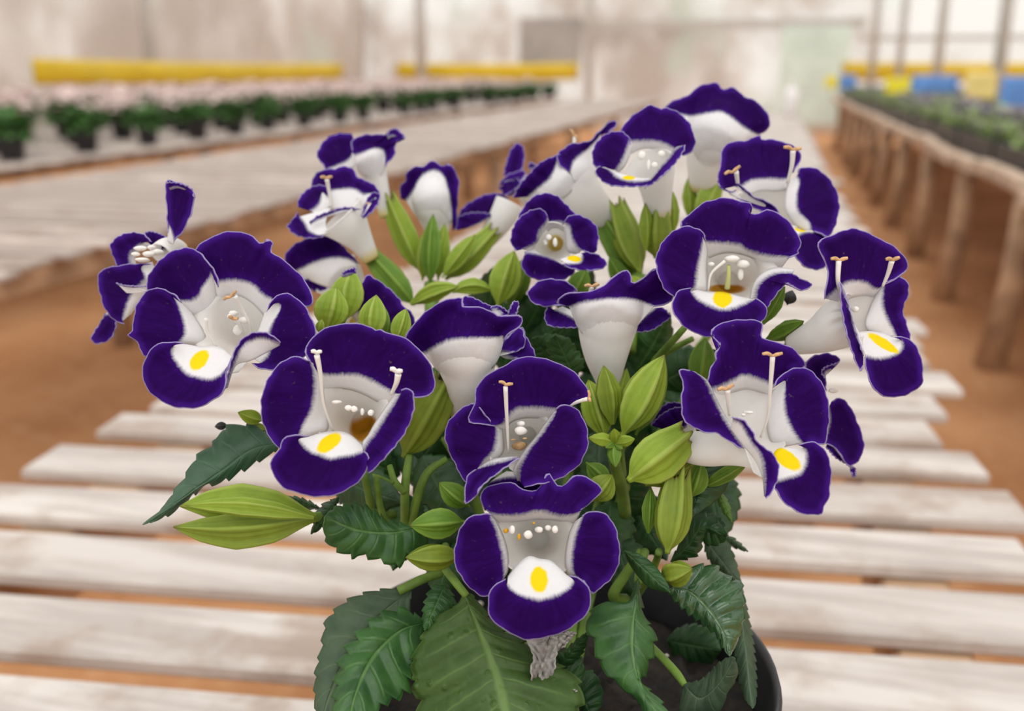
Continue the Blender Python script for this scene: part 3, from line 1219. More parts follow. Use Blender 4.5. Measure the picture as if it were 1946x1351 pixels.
# --- front bottom flower
f = flower((600, 560), Z8, 0, (0, .10), [
    (UPP, '385,400 470,385 600,372 715,382 800,395', '310,322 370,345 470,348 600,322 700,345 770,345 832,326',
     '300,322 268,250 292,205 350,175 440,165 500,195 560,214 605,195 632,128 652,112 680,150 712,186 760,165 800,125 860,130 910,165 945,193 957,215 900,265 838,322', dict(off=(7, 1, 2.5), ruffle=.3, dz=.8)),
    (SID, '345,352 390,440 418,520 430,600 425,660 400,705', '318,352 355,420 385,520 400,600 402,690 382,722',
     '345,345 280,340 210,360 160,420 132,520 125,600 145,660 190,730 250,785 300,804 345,785 385,728', dict(off=(6, .5, .8))),
    (SID, '800,385 770,450 750,540 745,620 760,690 805,705', '852,352 820,420 795,510 785,590 792,660 832,705',
     '835,350 890,328 950,330 1000,370 1035,440 1052,540 1050,600 1020,680 970,735 920,775 892,782 850,712', dict(off=(6, .5, .8))),
    (LOW, '428,690 475,630 540,580 600,592 660,602 712,640 755,688', '420,742 450,772 500,800 560,815 600,824 660,812 730,786 790,740 805,712',
     '412,700 350,740 320,790 314,870 335,930 390,980 450,1010 522,1047 600,1036 690,1020 780,975 850,920 885,860 891,790 860,730 810,690 762,684',
     dict(off=(3, -1.5, -2.2), spot=((600, 710), (50, 72), 0), dz=-.6)),
], [(595, 520, 4.5, 215), (595, 500, 9, 165), (595, 480, 14, 120), (600, 480, 24, 60)])
blobs(f, Z8, 0, [(450, 430, 3, 26, 34), (540, 458, 2, 34, 34), (600, 430, 3.5, 30, 24), (690, 428, 3, 28, 30), (650, 420, 4, 24, 22)])
blobs(f, Z8, 0, [(415, 436, 3.6, 18, 20), (489, 470, 3.2, 16, 26), (570, 394, 4, 14, 10)], 'pollen_fleck', M_OCHRE)

# --- front centre flower above it
f = flower((470, 930), Z6, 8, (.05, .12), [
    (UPP, '410,930 450,885 520,865 600,865 660,880 700,900', '345,905 400,890 430,850 470,812 520,803 600,803 690,810 740,800',
     '350,908 215,890 210,840 240,780 250,690 300,630 370,590 460,540 550,518 640,535 740,570 810,620 860,680 880,730 852,770 800,792', dict(off=(8, 2.5, 1), dz=1)),
    (SID, '390,915 402,980 402,1050 365,1090 310,1110', '330,900 358,925 356,1000 340,1050 300,1090 252,1150',
     '330,880 245,785 200,790 130,840 80,910 75,980 100,1060 150,1160 188,1225 235,1190', dict(off=(7, 2, 1), dz=1.0)),
    (SID, '685,830 630,900 580,970 530,1030 490,1090 455,1160 470,1215', '705,828 662,890 612,960 562,1020 522,1080 492,1150 492,1215',
     '690,812 740,788 792,800 832,840 866,910 876,1000 860,1060 820,1130 740,1190 660,1222 520,1250', dict(off=(6, 0, -1.5), dz=-.8)),
    (LOW, '262,1142 330,1098 400,1085 480,1080', '257,1152 330,1124 408,1108 478,1086',
     '240,1150 196,1200 184,1335 235,1315 280,1245 350,1190 430,1130 492,1088', dict(off=(2, -1.5, -3), dz=-2)),
    (LOW, '420,1160 480,1170 560,1190', '330,1220 420,1195 500,1200 600,1215', '300,1260 420,1300 540,1310 640,1250', dict(off=(3, 0, 0), dz=2)),
], [(500, 1000, 6, 185), (500, 985, 11, 140), (505, 970, 17, 95), (540, 960, 30, 50)])
blobs(f, Z6, 8, [(500, 895, 4, 34, 20), (497, 935, 3.5, 42, 34)])
blobs(f, Z6, 8, [(455, 985, 4, 20, 8), (520, 978, 4, 22, 8), (490, 1020, 9, 55, 35)], 'pollen_fleck', M_TAN)
stamen(f, Z6, 8, [(413, 690, -3), (420, 860, 1), (430, 1060, 7)], (415, 668, 8), 80, thick=8)
stamen(f, Z6, 8, [(868, 758, -4), (810, 775, -2), (770, 800, 1)], (880, 742, 80), 66, thick=7)

# --- front left flower
f = flower((520, 760), Z5, 0, (-.05, .12), [
    (UPP, '415,640 480,612 560,615 640,640 720,682 790,720', '370,500 430,525 520,525 610,525 680,550 740,580 800,612 850,640',
     '345,480 308,400 320,345 370,290 430,255 500,232 580,228 650,235 700,250 715,270 745,262 790,285 870,300 920,335 980,385 1030,450 1060,530 1068,590 1040,640 955,668 880,640', dict(off=(8, 3, 1.5), dz=1.5)),
    (SID, '385,490 410,600 422,700 442,790 440,845 395,885', '335,450 357,530 356,640 340,730 300,800 272,860 245,902',
     '335,445 260,421 190,440 130,490 80,570 52,660 49,760 70,840 110,910 150,958 200,940 245,905', dict(off=(8, 1.5, .5))),
    (SID, '835,640 775,720 715,810 675,880 640,925 650,970', '868,640 825,705 768,790 718,870 662,945 660,985',
     '868,618 895,606 930,620 946,690 934,770 890,870 830,950 750,1040 680,1106', dict(off=(6, -1.5, -4), dz=-1)),
    (LOW, '330,892 400,868 470,860 530,862 585,890 645,945', '248,900 290,945 350,990 400,1002 450,1022 520,1010 580,1000 645,985',
     '330,888 240,877 190,890 165,930 160,960 118,1000 104,1050 125,1120 170,1180 260,1220 360,1240 440,1240 520,1215 600,1170 660,1100 682,1040 672,995 648,970',
     dict(off=(5, -1, -2.5), spot=((446, 928), (82, 42), -36), dz=-1)),
], [(560, 770, 5.5, 205), (575, 775, 10, 165), (600, 790, 16, 120), (640, 800, 28, 60)], spot=(655, 845, 88, 85))
blobs(f, Z5, 0, [(490, 688, 4, 40, 16), (560, 722, 3.5, 28, 24), (592, 728, 3.5, 24, 26), (690, 750, 3.5, 30, 26), (640, 745, 6, 18, 30)])
stamen(f, Z5, 0, [(375, 415, -4), (395, 520, -2), (415, 700, 2), (470, 860, 8)], (372, 392, 0), 62, False, 10)
stamen(f, Z5, 0, [(850, 525, -3), (838, 580, -2), (810, 640, 1)], (838, 500, 10), 74, False, 12)

# --- big left flower
f = flower((760, 720), Z1, 12, (-.18, .18), [
    (UPP, '690,690 740,655 800,655 860,690 910,740 945,800', '660,560 700,577 760,570 830,580 880,605 920,645 970,668 1020,690',
     '560,425 600,385 680,340 770,322 850,340 912,384 938,362 972,382 962,425 1040,480 1110,545 1150,600 1173,660 1160,712 1080,700', dict(off=(8, 3, 1.5), dz=1.8)),
    (SID, '490,770 570,770 630,740 660,700 680,650 695,590', '462,668 540,676 588,655 605,612 643,560 652,510 625,465',
     '335,650 320,610 330,550 380,480 440,430 510,408 570,415 612,450 652,500 687,560 688,612', dict(off=(8, 2.5, 1), dz=.8)),
    (SID, '525,690 565,760 605,820 625,870 605,905 540,915', '432,640 472,690 502,760 516,820 510,862 478,892 420,905',
     '500,690 470,650 420,624 360,612 310,640 270,700 255,760 245,830 223,856 262,882 290,930 310,968 360,950', dict(off=(7, 1.5, 0))),
    (LOW, '530,905 600,915 660,912 710,925 742,950 760,968', '448,900 450,960 490,1020 532,1060 600,1080 652,1085 700,1062 738,1022',
     '520,900 440,888 370,905 320,960 299,1040 310,1110 360,1170 420,1210 500,1232 580,1230 660,1195 712,1150 732,1090 732,1040 757,975',
     dict(off=(4, -1, -2), spot=((592, 985), (60, 38), -48), dz=-1.2)),
    (SID, '925,750 905,800 885,850 862,900 850,945 868,975', '972,688 998,690 1012,720 972,790 952,850 962,900 950,955 912,1005',
     '935,735 960,680 1000,645 1060,646 1120,690 1160,750 1190,830 1180,900 1130,970 1050,1020 960,1035 900,1030 862,1000', dict(off=(6, 1, 0), dz=-.2)),
    (SID, '735,1125 762,1040 792,1002 850,988 905,962 1005,906', '727,1128 752,1042 784,962 816,908 862,878 912,868 962,880 1006,897',
     '718,1138 739,1040 764,950 800,885 850,848 905,838 960,852 1010,892', dict(off=(1, -2, -3.5), dz=-2)),
], [(790, 780, 5.5, 190), (800, 800, 10, 150), (820, 830, 16, 100), (880, 900, 28, 50)],
    )
stamen(f, Z1, 12, [(775, 655, -2), (810, 720, 1), (850, 800, 4), (860, 860, 8)], (748, 652, -35), 80, True, 7)
stamen(f, Z1, 12, [(740, 755, 2), (790, 790, 4), (820, 850, 8)], (765, 766, 10), 50, True, 8)
blobs(f, Z1, 12, [(765, 745, 4, 40, 22), (820, 780, 5, 40, 26), (790, 830, 7, 40, 40)])
stamen(f, Z1, 12, [(625, 770, 2), (635, 840, 4), (680, 915, 6)], None, thick=6)

# --- far left side-on flower
f = flower((330, 520), Z1, 34, (-.5, .1), [
    (UPP, '428,372 440,385 458,390', '430,318 440,292 455,335 464,368',
     '428,330 424,200 421,68 490,72 545,98 567,135 560,200 548,240 510,320 470,366', dict(off=(2, 0, 0), ruffle=.3)),
    (UPP, '440,110 480,100 520,110', '440,105 480,92 525,105', '425,70 490,74 556,108 565,150', dict(off=(0, -1, -2), ruffle=.6, dz=-1.2)),
    (SID, '265,500 265,440 300,418 342,392', '235,492 236,440 270,400 302,378', '168,500 140,430 134,390 180,345 250,327 312,340 345,378', dict(off=(4, 1, 0), dz=1)),
    (SID, '350,480 365,540 330,620 285,680 240,745', '268,500 312,560 270,610 235,660 212,720 196,785', '345,490 250,488 150,503 95,518 69,570 85,660 110,730 170,790 208,798', dict(off=(3, 0, -1), dz=-1)),
    (SID, '330,628 280,640 220,640', '250,610 210,605 175,596', '325,606 250,604 200,598 162,588', dict(off=(0, -1, -2), dz=-2)),
    (LOW, '165,755 140,735 112,745', '168,765 140,750 110,755', '166,790 160,832 130,882 62,902 35,870 70,810 108,742', dict(off=(3, 2, 2), dz=3)),
    (UPP, '420,420 390,440 350,430', '420,410 395,420 350,410', '440,360 380,330 330,322 305,336', dict(off=(3, 3, 4), dz=4)),
], [(395, 440, 2, 62), (425, 410, 4, 52), (465, 400, 8, 40), (500, 410, 14, 30)])
blobs(f, Z1, 34, [(290, 410, -2, 40, 18), (265, 440, -2, 28, 16), (330, 440, -2, 45, 22), (300, 470, -2, 60, 18), (370, 430, -1, 50, 24), (345, 405, -2, 30, 16)])

# --- back left pair: side view with long tube
f = flower((760, 260), Z2, 78, (0, .45), [
    (SID, '520,380 580,350 650,330 670,300', '478,338 540,320 600,292 632,262 645,215', '470,350 440,300 411,262 430,200 480,140 550,114 620,114 652,140 645,210', dict(off=(2, 1, 0), dz=3)),
    (UPP, '672,350 720,390 770,405 820,390 845,345', '652,252 700,240 770,210 830,215 850,255 852,300', '640,222 631,180 660,140 720,122 790,118 862,120 880,92 930,84 982,148 930,160 915,200 920,240 880,292 850,330', dict(wrap=(.5, 1.0), ruffle=.5)),
    (UPP, '870,150 890,140 915,140', '868,140 890,128 920,130', '862,128 880,92 930,84 982,148', dict(off=(-1, -2, -2), dz=-2.5)),
], [(740, 265, 2, 108), (765, 330, 3, 92), (805, 430, 4, 62), (840, 560, 5, 47), (858, 650, 5, 40)])

# --- back left cup flower
f = flower((580, 560), Z2, 66, (-.2, .6), [
    (UPP, '505,600 560,600 620,600 690,605', '498,478 560,470 640,468 690,488 720,505 780,480', '380,450 385,400 440,350 520,340 600,323 652,350 680,395 742,420 800,460 817,505 790,520', dict(off=(3, 1, 0), dz=1.5)),
    (SID, '430,640 480,600 505,555 500,500', '372,610 422,572 437,520 428,468', '290,585 288,560 310,510 370,460 430,444 482,460 495,520', dict(off=(2, 0, 0))),
    (SID, '505,590 480,640 470,700 490,752', '300,650 340,700 360,740 420,770', '290,620 258,660 219,712 230,725 262,760 330,785 402,786 465,772', dict(off=(1, 0, 0), dz=-.5)),
    (LOW, '372,700 430,668 520,635 600,615 660,615', '368,692 430,662 520,622 600,604 655,604', '362,684 420,640 500,610 580,588 640,588 695,602', dict(off=(-1, -1, -2), dz=-2)),
    (SID, '705,655 735,635 775,600 800,560', '702,648 722,610 742,560 790,520', '698,645 716,582 758,500 812,498 817,540 782,602 742,642 705,662', dict(off=(0, -1, -1), dz=-1.5)),
], [(560, 640, 0, 170), (605, 690, 1, 140), (690, 800, 4, 82), (760, 920, 6, 52)])
stamen(f, Z2, 66, [(477, 405, -3), (490, 480, -1), (505, 590, 1)], (473, 392, -4), 76, True, 9)
blobs(f, Z2, 66, [(738, 570, -4, 22, 22)], 'anther_lobe', M_TAN)

# --- flower seen from behind under it
f = flower((460, 960), Z2, 76, (-.1, .3), [
    (UPP, '380,1060 450,1090 530,1110 620,1110 690,1060', '278,992 330,970 420,930 520,910 600,915 665,945', '210,945 203,920 215,880 260,830 340,790 430,768 520,778 575,830 650,910 690,950', dict(wrap=(.5, 0), ruffle=.5)),
    (LOW, '330,1050 420,1060 500,1070', '290,1010 380,1040 470,1060', '270,1000 330,1080 400,1130 480,1120', dict(off=(2, 2, 2), dz=2)),
], [(530, 1010, 1, 190), (600, 1080, 3, 130), (680, 1180, 5, 70), (720, 1260, 6, 50)])

# --- flower half hidden behind the lime buds
f = flower((690, 1240), Z2, 40, (.1, .2), [
    (UPP, '625,1230 640,1290 690,1330 720,1345', '655,1190 690,1260 740,1310 770,1340', '655,1180 700,1080 735,1021 800,1050 880,1110 940,1170 972,1222 1030,1270 1045,1340', dict(off=(5, 1, 0))),
], [(640, 1260, 3, 75), (650, 1290, 8, 60), (665, 1330, 16, 40)])
blobs(f, Z2, 40, [(660, 1215, 1, 24, 10), (668, 1228, 1, 18, 10)], 'anther_lobe', M_TAN)

# --- back view trough flower between the lime buds
f = flower((1140, 480), Z2, 84, (.05, .35), [
    (UPP, '1045,640 1080,670 1130,680 1180,685 1230,690 1270,690', '985,545 1040,470 1080,392 1160,347 1222,382 1252,470 1272,570 1282,680', '952,530 944,450 986,420 980,370 1040,328 1100,320 1150,288 1222,320 1262,310 1302,350 1327,430 1317,560 1312,700 1288,745', dict(wrap=(.5, -1.0), ruffle=.7)),
], [(1145, 520, 1, 128), (1160, 600, 2, 112), (1180, 690, 4, 92), (1185, 760, 5, 70)])

# --- pale tubed flower leaning left behind the dark cup
f = flower((1480, 590), Z2, 88, (-.2, .5), [
    (UPP, '1400,700 1460,660 1530,630 1600,590', '1385,720 1450,665 1520,640 1590,570', '1305,700 1340,600 1420,540 1500,504 1600,500 1645,530', dict(off=(1, 0, 0), dz=1.5)),
    (SID, '1440,690 1480,660 1520,640', '1395,715 1460,690 1530,650', '1305,735 1312,660 1380,625 1470,620 1530,630', dict(off=(1, 0, 0), dz=-.5)),
    (SID, '1700,440 1660,420 1620,430', '1690,440 1660,410 1610,425', '1700,400 1722,440 1640,505 1605,515', dict(off=(1, 0, 0), dz=1)),
], [(1650, 560, 0, 92), (1610, 640, 0, 84), (1560, 720, 1, 72), (1500, 800, 3, 55)])
f = flower((120, 580), Z3, 96, (-.2, .3), [
    (UPP, '110,630 140,635 165,610', '100,615 140,620 175,600', '52,625 70,540 100,460 142,424 176,450 182,520 167,592', dict(off=(1, 0, 0))),
    (SID, '120,640 160,630 180,610', '110,650 150,640 185,612', '18,692 60,632 130,600 192,598 150,682 100,750 55,730 20,700', dict(off=(1, 0, 0), dz=-1)),
    (SID, '205,590 225,590 245,580', '205,580 225,580 245,575', '205,560 220,540 260,560', dict(off=(1, 0, 0), dz=1)),
], [(160, 650, 2, 50), (190, 720, 4, 55), (230, 800, 8, 45)])

# --- white trumpet opening to the upper left
f = flower((420, 600), Z3, 70, (-.35, .45), [
    (SID, '330,790 400,770 460,730 500,660', '200,752 255,705 325,650 357,600 375,535', '108,762 150,680 200,620 280,540 372,498 400,490', dict(wrap=(.5, .5), ruffle=.5)),
    (UPP, '490,680 540,680 600,650 640,590 660,480', '462,592 485,530 552,470 602,420 645,372', '455,605 400,562 377,510 402,470 460,430 520,420 580,410 602,388 650,340 700,295 736,283 746,312 700,362', dict(wrap=(.5, 1), ruffle=.6)),
], [(420, 640, 1, 190), (470, 690, 1, 165), (560, 780, 2, 128), (640, 850, 4, 98), (720, 930, 6, 72)])
stamen(f, Z3, 70, [(490, 390, 3), (485, 430, 3)], (482, 368, 50), 70, True, 8)

# --- dark cup flower
f = flower((350, 1010), Z3, 44, (-.1, .05), [
    (UPP, '325,965 350,945 390,945 420,965', '290,900 340,905 380,903 430,905', '138,895 160,840 220,762 300,729 380,745 440,800 510,872 540,920', dict(off=(5, 1, 0), dz=1.5)),
    (SID, '225,1085 262,1025 292,975 332,925', '170,1072 252,1030 268,970 312,910 322,872', '130,1080 98,1032 108,950 150,880 230,830 292,828 322,868', dict(off=(4, 0, 0))),
    (SID, '430,965 438,1025 448,1085 505,1105', '432,905 462,940 472,1000 502,1050 535,1078', '415,925 440,880 492,859 562,880 622,930 637,1000 622,1080 602,1100 545,1084', dict(off=(4, 0, 0))),
    (LOW, '240,1070 300,1112 360,1135 405,1155', '180,1090 280,1108 350,1132 402,1162 430,1180', '200,1090 165,1140 172,1200 232,1252 330,1266 420,1260 472,1230 492,1195 430,1175', dict(off=(3, 0, 1), dz=.8)),
    (LOW, '400,1135 450,1118 512,1100', '440,1165 520,1160 545,1108', '398,1158 470,1192 560,1203 642,1197 688,1166 642,1110 562,1088 528,1098', dict(off=(1, -1, -2), spot=((488, 1132), (44, 20), 8), dz=-1.5)),
], [(350, 1035, 3, 128), (350, 1030, 7, 105), (355, 1030, 12, 75), (380, 1040, 22, 40)])
blobs(f, Z3, 44, [(330, 1000, 2, 26, 26), (370, 1030, 3, 22, 40), (310, 1030, 3, 18, 24)])

# --- upper cup flower
f = flower((900, 480), Z3, 50, (-.05, .35), [
    (UPP, '830,490 900,460 980,460 1060,490 1095,530', '810,400 850,410 920,408 980,410 1040,425 1090,450 1125,472', '770,355 790,310 850,250 920,205 958,188 982,198 1020,217 1050,206 1120,235 1190,300 1222,380 1227,440 1202,482 1150,502', dict(off=(5, 1.5, 1), dz=1)),
    (SID, '755,605 795,565 825,500 845,440', '740,588 772,540 797,480 817,420 812,385', '640,570 610,570 594,500 610,440 660,380 720,354 780,355 822,390 832,432', dict(off=(4, 0, 0))),
    (LOW, '690,575 745,600 800,618 880,638 950,640', '650,572 702,592 742,632 802,656 880,662 945,655', '645,565 612,590 640,642 700,682 790,692 880,692 942,682 967,652', dict(off=(3, -1, -2), spot=((820, 638), (38, 14), 0), dz=-1)),
    (SID, '955,645 1010,570 1062,510 1105,455 1150,440', '962,648 1014,578 1066,518 1108,462 1152,442', '915,700 970,672 1042,612 1102,552 1152,482 1167,436', dict(off=(1, -2, -3.5), dz=-1.5)),
], [(950, 560, 2, 150), (970, 610, 4, 128), (985, 680, 7, 102), (995, 780, 10, 82), (1000, 880, 12, 72)])
blobs(f, Z3, 50, [(900, 500, 1, 30, 36), (980, 560, 1, 30, 30), (1020, 490, 1, 26, 30), (940, 560, 2, 20, 50)])

# --- topmost flower seen from behind
f = flower((330, 640), Z9, 84, (.1, .3), [
    (UPP, '190,790 230,850 280,870 340,855 400,800 450,760 500,735', '130,600 190,612 260,600 340,590 400,620 450,660 500,690 550,712', '50,568 90,530 160,510 220,460 290,437 330,440 352,472 400,459 450,490 482,515 540,540 590,600 607,652 580,692 545,708', dict(wrap=(.5, -1.5), ruffle=.7)),
], [(345, 690, 1, 190), (310, 770, 2, 155), (280, 850, 4, 118), (262, 930, 6, 88), (256, 1000, 8, 70)])

# --- right upper flower
f = flower((600, 340), Z4, 46, (.2, .4), [
    (UPP, '500,330 560,310 640,310 700,300', '440,285 470,282 520,255 600,248 680,250 705,225', '375,300 358,262 368,200 385,100 430,75 500,65 560,42 572,60 640,65 700,85 742,110 757,150 725,215', dict(off=(5, 2, 1), dz=1)),
    (SID, '700,270 682,330 682,400 722,460 765,495', '742,230 750,270 737,330 742,400 792,450 808,492', '745,225 740,205 800,193 860,220 912,280 937,350 932,430 892,522 820,500', dict(off=(4, 1, 0))),
    (SID, '500,355 560,380 620,400 650,425', '470,295 530,340 590,365 645,410', '448,268 482,288 540,338 600,358 655,410 560,402 500,372 450,338', dict(off=(1, -1, -3), dz=-2)),
    (SID, '480,350 450,340 420,325', '440,310 420,308 395,300', '450,300 420,312 372,292 358,255', dict(off=(2, 1, 1), dz=-.5)),
    (LOW, '705,470 745,490 790,500', '735,528 770,507 815,505 850,512', '715,545 730,622 780,672 842,682 877,662 887,602 872,560 892,524 840,500', dict(off=(4, 0, 0), spot=((752, 492), (28, 12), 10), dz=.5)),
], [(600, 370, 4, 155), (600, 400, 8, 125), (590, 440, 13, 90), (570, 500, 22, 50)])
stamen(f, Z4, 46, [(448, 215, -3), (455, 270, 0)], (430, 208, -28), 84, True, 7)
stamen(f, Z4, 46, [(718, 115, -3), (712, 190, -1), (690, 270, 2)], (716, 102, 4), 84, True, 8)

# --- right middle flower facing the viewer
f = flower((400, 680), Z4, 18, (.02, .15), [
    (UPP, '310,630 380,605 450,605 520,625 580,660 650,690', '285,520 300,545 380,552 460,560 500,585 560,605 640,615 710,612', '190,490 180,465 210,430 280,370 340,348 380,338 450,350 525,370 505,408 560,412 600,395 660,420 720,480 757,550 742,592 752,604 690,628', dict(off=(8, 2, 1), dz=1.2)),
    (SID, '312,570 308,650 312,720 310,775 280,795', '272,500 287,540 272,620 257,700 250,760 225,775 175,795', '305,545 295,508 250,480 190,477 120,520 75,590 64,650 80,720 110,780 150,812', dict(off=(7, 1, 0))),
    (LOW, '262,778 320,788 380,788 440,802 505,818', '228,788 268,830 330,860 385,875 440,866 500,842 535,826', '232,766 170,784 143,840 155,900 210,960 280,995 350,1002 430,990 520,960 570,930 597,880 580,840 538,818',
     dict(off=(5, -1, -2), spot=((382, 820), (46, 44), 0), dz=-1)),
    (SID, '512,822 532,745 575,695 640,672 725,682', '540,815 552,762 592,722 642,702 715,700', '598,862 640,802 690,748 730,770 772,782 810,750 772,732 720,703', dict(off=(4, -1, -1), dz=-.5)),
], [(430, 700, 5.5, 150), (430, 700, 10, 125), (430, 700, 16, 95), (410, 740, 28, 50)], spot=(400, 775, 90, 24))
blobs(f, Z4, 18, [(330, 655, 4, 20, 14), (430, 630, 4, 45, 24), (480, 655, 5, 40, 28), (470, 700, 6, 26, 45)])
rod('pistil', Z4, 18, [(412, 660, 5, 9), (412, 710, 6, 11), (405, 770, 8, 14)], plain('pistil_green', (0.55, 0.56, 0.22), .5), f)
stamen(f, Z4, 18, [(395, 640, 3), (330, 700, 4), (315, 780, 5)], None, thick=5)

# --- right side-on flower
f = flower((1050, 880), Z4, 16, (.45, .1), [
    (UPP, '955,840 1000,815 1060,805 1110,815', '868,818 950,752 1000,735 1060,740 1110,770 1148,752', '865,822 882,700 870,640 834,575 850,540 940,500 985,490 1012,482 1080,510 1180,560 1250,620 1263,670 1230,712 1160,748', dict(off=(6, 1.5, .5), dz=.5)),
    (SID, '1115,795 1080,870 1062,950 1110,1005', '1150,755 1145,850 1170,920 1212,995', '1158,742 1220,716 1262,740 1267,800 1241,870 1256,930 1277,1015 1230,1010', dict(off=(5, 1, .5), dz=.3)),
    (LOW, '1025,980 1080,975 1150,985 1195,1003', '1064,1096 1130,1106 1200,1090 1236,1060 1240,1015', '1058,1095 1070,1180 1110,1260 1170,1288 1240,1283 1320,1240 1337,1180 1321,1080 1281,1020 1241,1000 1200,1004', dict(off=(4, 0, 0), spot=((1145, 1032), (84, 22), 32), dz=-.8)),
    (SID, '942,738 985,860 1012,960 1053,1090', '941,742 980,862 1008,965 1051,1095', '940,745 945,850 965,960 1000,1080 1035,1162 1053,1140', dict(off=(0, -1, -2), dz=-3)),
    (SID, '955,760 985,850 1010,940 1045,1000', '942,742 984,850 1012,960 1052,1085', '941,740 983,856 1011,960 1053,1092', dict(off=(5, 0, -2.5), dz=-2)),
], [(1010, 900, 4, 165), (940, 940, 5, 125), (860, 985, 7, 92), (790, 1012, 9, 70), (710, 1040, 12, 45)])
stamen(f, Z4, 16, [(935, 640, -3), (932, 740, -2), (945, 800, 2)], (938, 628, -3), 80, True, 8)
stamen(f, Z4, 16, [(1188, 640, -2), (1170, 700, 0), (1145, 760, 2)], (1192, 628, -8), 66, True, 8)
blobs(f, Z4, 16, [(1015, 870, 3, 24, 20)])

# --- right front flower
f = flower((780, 640), Z7, 4, (.25, .2), [
    (UPP, '560,560 620,520 680,500 740,490 820,510 870,540', '525,485 590,465 660,430 710,405 770,415 850,445 895,462', '508,440 520,360 560,310 545,275 580,230 526,165 550,118 620,95 715,81 826,104 822,190 900,210 1000,250 1060,310 1073,362 1000,372', dict(off=(7, 2.5, 1), dz=1.5)),
    (SID, '432,390 502,440 545,520 595,620 655,720 725,838', '422,386 492,440 530,520 582,630 642,730 712,832', '400,380 334,378 360,450 350,560 365,670 410,705 482,742 560,750 630,795 702,836', dict(off=(3, 0, 0), dz=-.5, ruffle=.3)),
    (SID, '885,500 862,600 852,700 872,790 925,832', '985,412 962,490 957,580 972,660 1012,740 1062,802', '885,480 930,410 1000,370 1072,364 1140,410 1190,490 1214,600 1211,700 1186,812 1110,800', dict(off=(6, 1, 0), dz=.2)),
    (LOW, '880,900 902,850 952,830 1015,842', '908,1032 970,1012 1040,990 1076,940 1087,870 1072,826', '898,1072 940,1140 1000,1190 1080,1223 1170,1218 1186,1170 1211,1130 1226,1000 1221,920 1181,830 1110,795 1030,812',
     dict(off=(3, -1, -2), spot=((966, 898), (98, 46), 36), dz=-1)),
    (SID, '640,720 700,800 780,900 825,1000 838,1115', '655,662 700,685 762,790 822,880 838,980 842,1112', '648,653 712,667 767,730 802,800 882,860 921,930 916,1010 881,1090 849,1132', dict(off=(2, -1, -2.5), dz=-3, ruffle=.3)),
], [(740, 720, 5, 205), (640, 800, 6, 128), (520, 835, 8, 102), (420, 830, 10, 92), (340, 820, 12, 70)])
stamen(f, Z7, 4, [(885, 300, -5), (872, 480, -2), (860, 640, 2), (815, 770, 6)], (884, 282, -2), 118, True, 9)
stamen(f, Z7, 4, [(622, 495, -3), (625, 560, -1), (632, 640, 3)], (612, 478, -18), 100, True, 10)
blobs(f, Z7, 4, [(745, 625, 3, 42, 14), (715, 640, 3, 24, 14)])

# --- purple flower behind it at the right
f = flower((1180, 600), Z7, 30, (.5, .1), [
    (UPP, '1060,460 1120,470 1170,490', '1070,440 1120,455 1175,480', '1070,380 1082,330 1122,295 1202,279 1262,300 1277,332 1200,372 1195,420 1200,500', dict(off=(2, 1, 0))),
    (UPP, '1190,420 1200,400 1225,375', '1186,420 1190,390 1222,368', '1192,428 1168,392 1190,360 1235,345 1277,330', dict(off=(0, -1, -1.5), dz=-1)),
    (SID, '1160,780 1185,680 1200,600', '1190,800 1215,690 1215,600', '1195,812 1250,832 1290,890 1340,942 1402,882 1417,800 1380,680 1330,580 1270,538 1228,562', dict(off=(3, 1, 0))),
    (LOW, '1250,850 1300,905 1335,945', '1210,800 1270,860 1335,938', '1195,830 1250,890 1300,920 1345,950', dict(off=(2, 1, 1), dz=1)),
    (LOW, '1335,945 1345,940 1358,940', '1336,950 1346,945 1360,945', '1345,975 1352,1000 1370,1000 1370,950', dict(off=(2, 1, 1), dz=1)),
], [(1120, 640, 3, 120), (1080, 680, 8, 100), (1000, 720, 14, 60)])
blobs(f, Z7, 30, [(1240, 498, -2, 32, 22)], 'anther_lobe', M_STAMEN)

# --- purple flower peeping out behind its left petal
f = flower((280, 650), Z7, 34, (-.3, .2), [
    (UPP, '300,740 340,720 380,690', '280,735 330,715 385,680', '175,700 190,660 222,610 270,570 340,567 385,600', dict(off=(2, 1, 0), dz=1)),
    (SID, '320,740 350,730 385,710', '310,738 350,728 385,705', '178,696 230,640 300,600 350,594 390,620', dict(off=(2, 1, 0), dz=-1)),
], [(360, 720, 2, 70), (380, 780, 6, 60), (400, 850, 12, 45)])

# --- upright tube flower seen from the side
f = flower((990, 200), Z6, 26, (0, .35), [
    (SID, '815,155 785,185 765,225', '812,148 780,182 755,228', '812,152 762,105 690,89 610,95 545,148 538,190 580,230 640,242 725,232', dict(off=(2, 1, 0), dz=4)),
    (SID, '730,242 800,282 812,355', '680,262 745,285 812,320', '650,240 640,252 629,300 650,347 720,361 812,362', dict(off=(2, 1, 0), dz=7)),
    (SID, '1140,325 1180,290 1245,250', '1145,345 1190,300 1255,250', '1142,388 1230,376 1300,330 1337,295 1290,245', dict(off=(2, 1, 0), dz=7)),
    (UPP, '812,350 850,400 920,420 980,425 1050,420 1110,400 1150,345', '765,238 850,216 950,200 1050,195 1150,205 1245,238', '745,238 718,235 696,215 730,180 800,162 900,155 950,130 1010,80 1062,45 1092,33 1112,60 1119,112 1160,95 1220,50 1262,28 1352,100 1347,200 1300,230 1245,246', dict(wrap=(1.0, 2.5), ruffle=.7)),
], [(990, 235, 2, 200), (985, 310, 3, 172), (975, 420, 5, 146), (975, 530, 7, 114), (985, 640, 9, 74), (990, 720, 10, 52)])
stamen(f, Z6, 26, [(895, 130, 2), (885, 165, 3)], (895, 122, -8), 84, True, 9)

